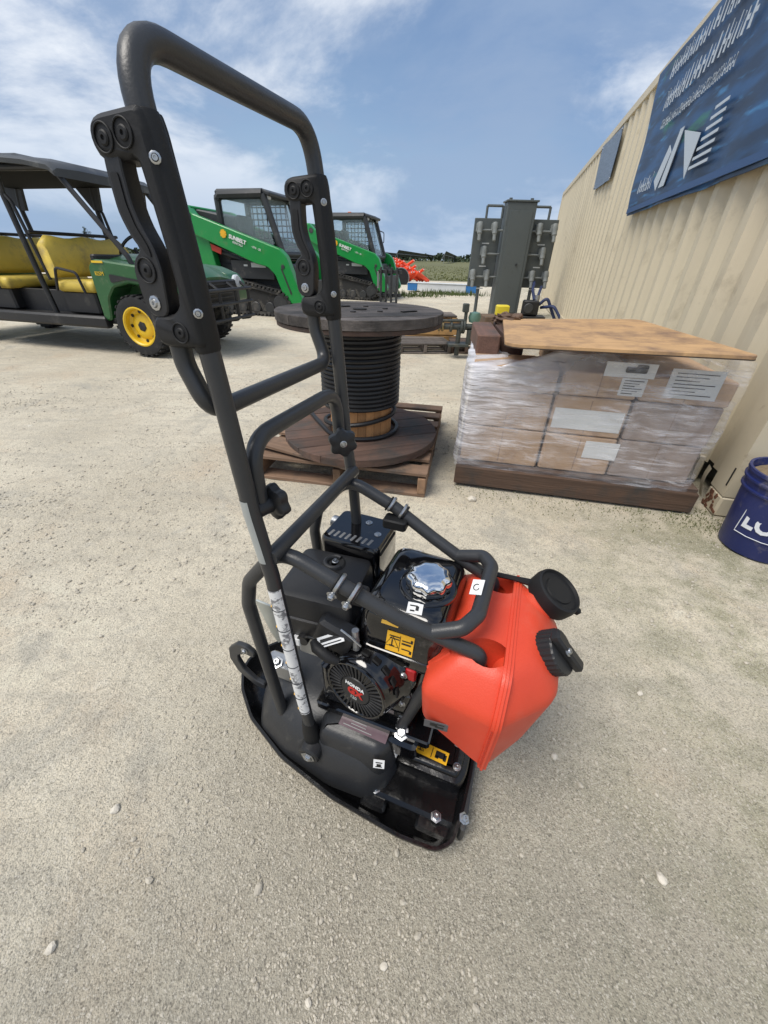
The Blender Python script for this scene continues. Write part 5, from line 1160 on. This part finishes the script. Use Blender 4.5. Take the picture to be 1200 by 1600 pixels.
M_vg = mat('valve_paint', (.048,.055,.05), .5, var=.3, vs=14, dirt=(.12,.1,.07), dirt_amt=.3, dirt_s=12); M_brs = mat('dull_brass', (.22,.17,.09), .4, .8, var=.3, vs=20)
MB().cyl((-.24,0,.34),(.20,0,.34),.035,n=12).build('pipe', M_vg, vl)
for x, r_ in ((-.24,.055),(-.20,.055),(-.10,.06),(.02,.075),(.05,.075),(.17,.065)): MB().cyl((x-.012,0,.34),(x+.012,0,.34),r_,n=16,b=.003).build('pipe_flange', M_vg if r_ > .056 else M_brs, vl)
MB().lathe([(.02,-.06),(.06,-.05),(.075,0),(.06,.05),(.02,.06)],16,Matrix.Translation((.17,.02,.44))).build('valve_dome', mat('green_dome',(.10,.19,.15),.4), vl)
MB().cyl((.06,0,.34),(.06,0,.56),.02,n=10).build('valve_stem', M_vg, vl); MB().box((.05,0,.54),(.07,.07,.09),b=.01).build('stem_head', M_vg, vl)
MB().tube([(-.34,-.02,.40),(.05,-.02,.41)],.016,8).build('lever', M_vg, vl); MB().cyl((.0,0,.02),(.0,0,.32),.028,n=10).build('stand', M_vg, vl); MB().box((0,0,.145),(.24,.2,.03),b=.005).build('base', M_vg, vl)
MB().cyl((.12,-.03,.16),(.12,-.03,.31),.03,n=10).build('stand', M_vg, vl)

# ------------------------------------------------------------------ far yard
M_or2 = mat('orange_pipe_plastic', (.78,.085,.03), .45, var=.08, vs=6)
pm = MB(); pm.lathe([(.062,-.42),(.062,.42),(.045,.42),(.045,-.42),(.062,-.42)],12,axisM((1,0,0)),False,False); pme = pm.mesh('orange_pipe'); pme.materials.append(M_or2)
wm = MB().lathe([(.030,.415),(.030,.424),(.004,.424)],12,axisM((1,0,0))).mesh('pipe_cap'); wm.materials.append(M_white)
q = random.Random(31)
for row in range(7):
    for k in range(10-row):
        x = .30+.155*k+.02*row+.03*q.random(); z = .12+.105*row-.02*k*(row > 2)
        o = instance(pme, 'orange_pipe', (x,23.2+.25*row*.3+.2*q.random(),max(.2,z)+.06), (0,-.42-.14*q.random(),R(205+26*(q.random()-.5)) if q.random() < .75 else R(-40+20*(q.random()-.5))))
        tag(o, 'orange plastic pipe with white end in the heap beyond the loaders', 'pipe', 'orange pipes in the heap')
        instance(wm, 'end_cap', (0,0,0), (0,0,0), o)
dm = empty('cable_drum', (.48,20.6,0), R(20), 'grey half-round drum end leaning before the orange pipes', 'drum')
MB().cyl((0,0,.25),(.0,.3,.25),.40,n=28,b=.02).build('drum_face', M_blk, dm); MB().tube([(.41*math.cos(a),-.01,.25+.41*math.sin(a)) for a in np.linspace(-.8,3.9,26)],.02,8).build('drum_rim', M_cam, dm)
wb = empty('white_cabinet', (-.1,24.3,0), 0, 'small white cabinet beside the heap of orange pipes', 'cabinet'); MB().box((0,0,.78),(.42,.3,.36),b=.01).build('body', M_white, wb); MB().box((0,0,.3),(.06,.06,.6)).build('post', M_blk, wb); MB().box((.1,-.152,.82),(.06,.01,.05)).build('latch', M_blk, wb)
bmx = empty('long_carton', (1.88,16.05,0), math.atan2(-.7,2.3), 'long low white carton with blue ends in the far yard', 'carton')
MB().box((0,0,.16),(1.75,.36,.24),b=.01).build('white_sleeve', mat('carton_white',(.62,.64,.66),.6,var=.12,vs=3), bmx)
for x in (-1.06,1.06): MB().box((x,0,.16),(.36,.37,.245),b=.01).build('blue_end', mat('carton_blue',(.03,.16,.42),.5,var=.1,vs=3), bmx)
MB().box((0,0,.29),(2.46,.40,.02)).build('lid', MC['carton_white'], bmx)
for x in (-.9,0,.9): MB().box((x,0,.02),(.1,.36,.04)).build('skid', M_pal_d, bmx)
# solar tables
M_sol = mat('solar_glass', (.030,.038,.040), .55, var=.3, vs=2, spec=.2); M_ste = mat('galvanised_steel', (.30,.31,.32), .5, .6)
def solar(x0, label, y=150, ln=330, zlo=1.55, zhi=3.35, wd=1.35):
    s_ = empty('solar_table', (x0,y,0), -math.atan(.165), label, 'solar panel', 'rows of solar panels'); n_ = 36; dl = ln/n_; sl_ = math.atan2(zhi-zlo, wd)
    pmx = MB().box((0,0,0),(wd/math.cos(sl_),dl-.08,.06)).mesh('solar_panel'); pmx.materials.append(M_sol)
    for k in range(n_): instance(pmx, 'solar_panel', (0,(k+.5)*dl,(zlo+zhi)/2), (0,-sl_,0), s_)
    for k in range(0,n_,4): MB().box((.15,k*dl+.6,(zlo+zhi)/4),(.16,.16,(zlo+zhi)/2)).build('post', M_ste, s_)
    MB().tube([(.12,0,(zlo+zhi)/2-.1),(.12,ln,(zlo+zhi)/2-.1)],.08,6).build('torque_tube', M_ste, s_); MB().tube([(-.9,-.2,.4),(.4,-.1,zhi-.4)],.06,6).build('brace', M_ste, s_)
solar(1.9,'dark solar panel row behind the heap of orange pipes')
solar(17.2,'dark solar panel row whose near end shows beside the grey power panel')
solar(32.5,'dark solar panel row reaching behind the grey power panel')
solar(-13.5,'dark solar panel row beyond the farther loader')
solar(-29,'dark solar panel row far beyond the nearer loader')
solar(-60,'dark solar panel row far beyond the utility vehicle')
# grass: far field strip and weeds in the yard
def blades(name, n_, fn, hmin, hmax, wd, matl, label):
    q = np.random.RandomState(17); v_, f_ = [], []
    for k in range(n_):
        x, y = fn(q); h = hmin+(hmax-hmin)*q.rand(); a = q.rand()*6.28; l = .5*h*(q.rand()-.2); b_ = q.rand()*6.28; n0 = len(v_)
        dx_, dy_ = math.cos(a)*wd/2, math.sin(a)*wd/2; tx, ty = math.cos(b_)*l, math.sin(b_)*l
        v_ += [(x-dx_,y-dy_,0),(x+dx_,y+dy_,0),(x+dx_*.7+tx*.4,y+dy_*.7+ty*.4,h*.55),(x-dx_*.7+tx*.4,y-dy_*.7+ty*.4,h*.55),(x+tx,y+ty,h)]
        f_ += [(n0,n0+1,n0+2,n0+3),(n0+3,n0+2,n0+4)]
    m_ = bpy.data.meshes.new(name); m_.from_pydata(v_, [], f_); o = put(name, m_, matl); return tag(o, label, 'grass', kind='stuff')
M_gr = mat('dry_grass', (.115,.125,.035), .8, var=.4, vs=.8); M_wd = mat('weed_green', (.07,.10,.025), .7, var=.4, vs=3)
def f_field(q): y = 26+60*q.rand()**1.5; return (-60+120*q.rand())*y/70, y
fs_ = bpy.data.meshes.new('field'); fs_.from_pydata([(-700,27,.004),(-6,27,.004),(1.5,25.5,.004),(6,25,.004),(700,26,.004),(850,850,.004),(-850,850,.004)], [], [(0,1,2,3,4,5,6)])
tag(put('field', fs_, mat('field_turf',(.125,.125,.05),.95,var=.35,vs=.15,bump=.4,bs=2)), kind='structure')
blades('field_grass', 14000, f_field, .04, .13, .10, M_gr, 'olive grass field beyond the gravel yard')
def f_weed(q):
    k = q.randint(6); c = ((.55,14.0),(1.1,14.4),(1.7,15.3),(2.0,15.2),(.2,14.2),(2.6,15.0))[k]; return c[0]+.42*q.randn(), c[1]+.22*q.randn()
blades('yard_weeds', 900, f_weed, .03, .20, .025, M_wd, 'low green weeds growing in the gravel before the long carton')
# moss tufts along the container and the wrapped pallet
def f_moss(q):
    s_ = q.rand(); k = q.rand()
    if k < .55: p = c0_+bx_*(PW*s_)+by_*(-.03-.10*abs(q.randn())); return p.x, p.y
    return 1.50+.09*q.randn(), 1.50+.06*q.randn()
blades('moss_tufts', 900, f_moss, .003, .011, .005, mat('moss',(.15,.16,.07),.9,var=.3,vs=20), 'short green moss at the foot of the wrapped pallet')
bpy.data.objects['field_grass'].location.z = -.02
# far tree line and a few single trees
M_leaf = mat('far_foliage', (.035,.055,.025), .8, var=.4, vs=.15); M_bark = mat('bark', (.09,.07,.05), .9)
q = np.random.RandomState(5); v_, f_ = [], []
for k in range(9000):
    a = (q.rand()-.5)*2.5; d = 270+40*q.rand(); x, y = d*math.sin(a), d*math.cos(a)
    hh = 3.0+1.6*smooth_noise(np.array([a*200+900.]), np.array([3.]), 21, 3.0)[0]*2+1.2*smooth_noise(np.array([a*200+900.]), np.array([7.]), 22, .8)[0]
    z = max(.2, hh)*q.rand()**.7; s_ = .5+.9*q.rand(); n_ = Vector(q.randn(3)).normalized(); e = n_.orthogonal().normalized(); g_ = n_.cross(e); c_ = Vector((x,y,z)); n0 = len(v_)
    v_ += [tuple(c_+e*s_), tuple(c_+g_*s_*.8), tuple(c_-e*s_), tuple(c_-g_*s_*.8)]; f_.append((n0,n0+1,n0+2,n0+3))
m_ = bpy.data.meshes.new('distant_woods'); m_.from_pydata(v_, [], f_); tag(put('distant_woods', m_, M_leaf), 'low dark line of woods on the horizon', 'woods', kind='stuff')
def tree(x, y, h, seed, label):
    t_ = empty('pine_tree', (x,y,0), 0, label, 'tree', 'single trees on the horizon'); q = np.random.RandomState(seed)
    tr_ = MB(); tr_.tube([(0,0,0),(.1*h*.1,0,h*.4),(-.05*h*.1,.02*h,h*.95)],[h*.022,h*.015,h*.004],7); v2, f2 = [], []
    for k in range(13):
        z = h*(.42+.55*q.rand()); a = q.rand()*6.28; l = h*.26*(1.15-z/h)*(.6+q.rand()); e_ = Vector((math.cos(a)*l,math.sin(a)*l,z+.12*l)); tr_.tube([(0,0,z),tuple(e_)],[h*.007,h*.002],5)
        for i in range(60):
            c_ = Vector((0,0,z)).lerp(e_, .45+.6*q.rand())+Vector(q.randn(3))*h*.035; s_ = h*(.010+.014*q.rand()); n_ = Vector(q.randn(3)).normalized(); e = n_.orthogonal().normalized(); g_ = n_.cross(e); n0 = len(v2)
            v2 += [tuple(c_+e*s_), tuple(c_+g_*s_*.7), tuple(c_-e*s_), tuple(c_-g_*s_*.7)]; f2.append((n0,n0+1,n0+2,n0+3))
    tr_.build('trunk', M_bark, t_); m_ = bpy.data.meshes.new('crown'); m_.from_pydata(v2, [], f2); put('crown', m_, M_leaf, t_)
tree(-162,250,11,1,'tallest single pine on the horizon seen past the utility vehicle roof posts')
tree(-206,250,8,2,'small pine on the horizon beside the rear seat of the utility vehicle')
tree(-128,250,7.5,3,'bushy pine on the horizon just past the utility vehicle dashboard')
tree(44,250,6,4,'small round tree on the horizon left of the grey power panel')
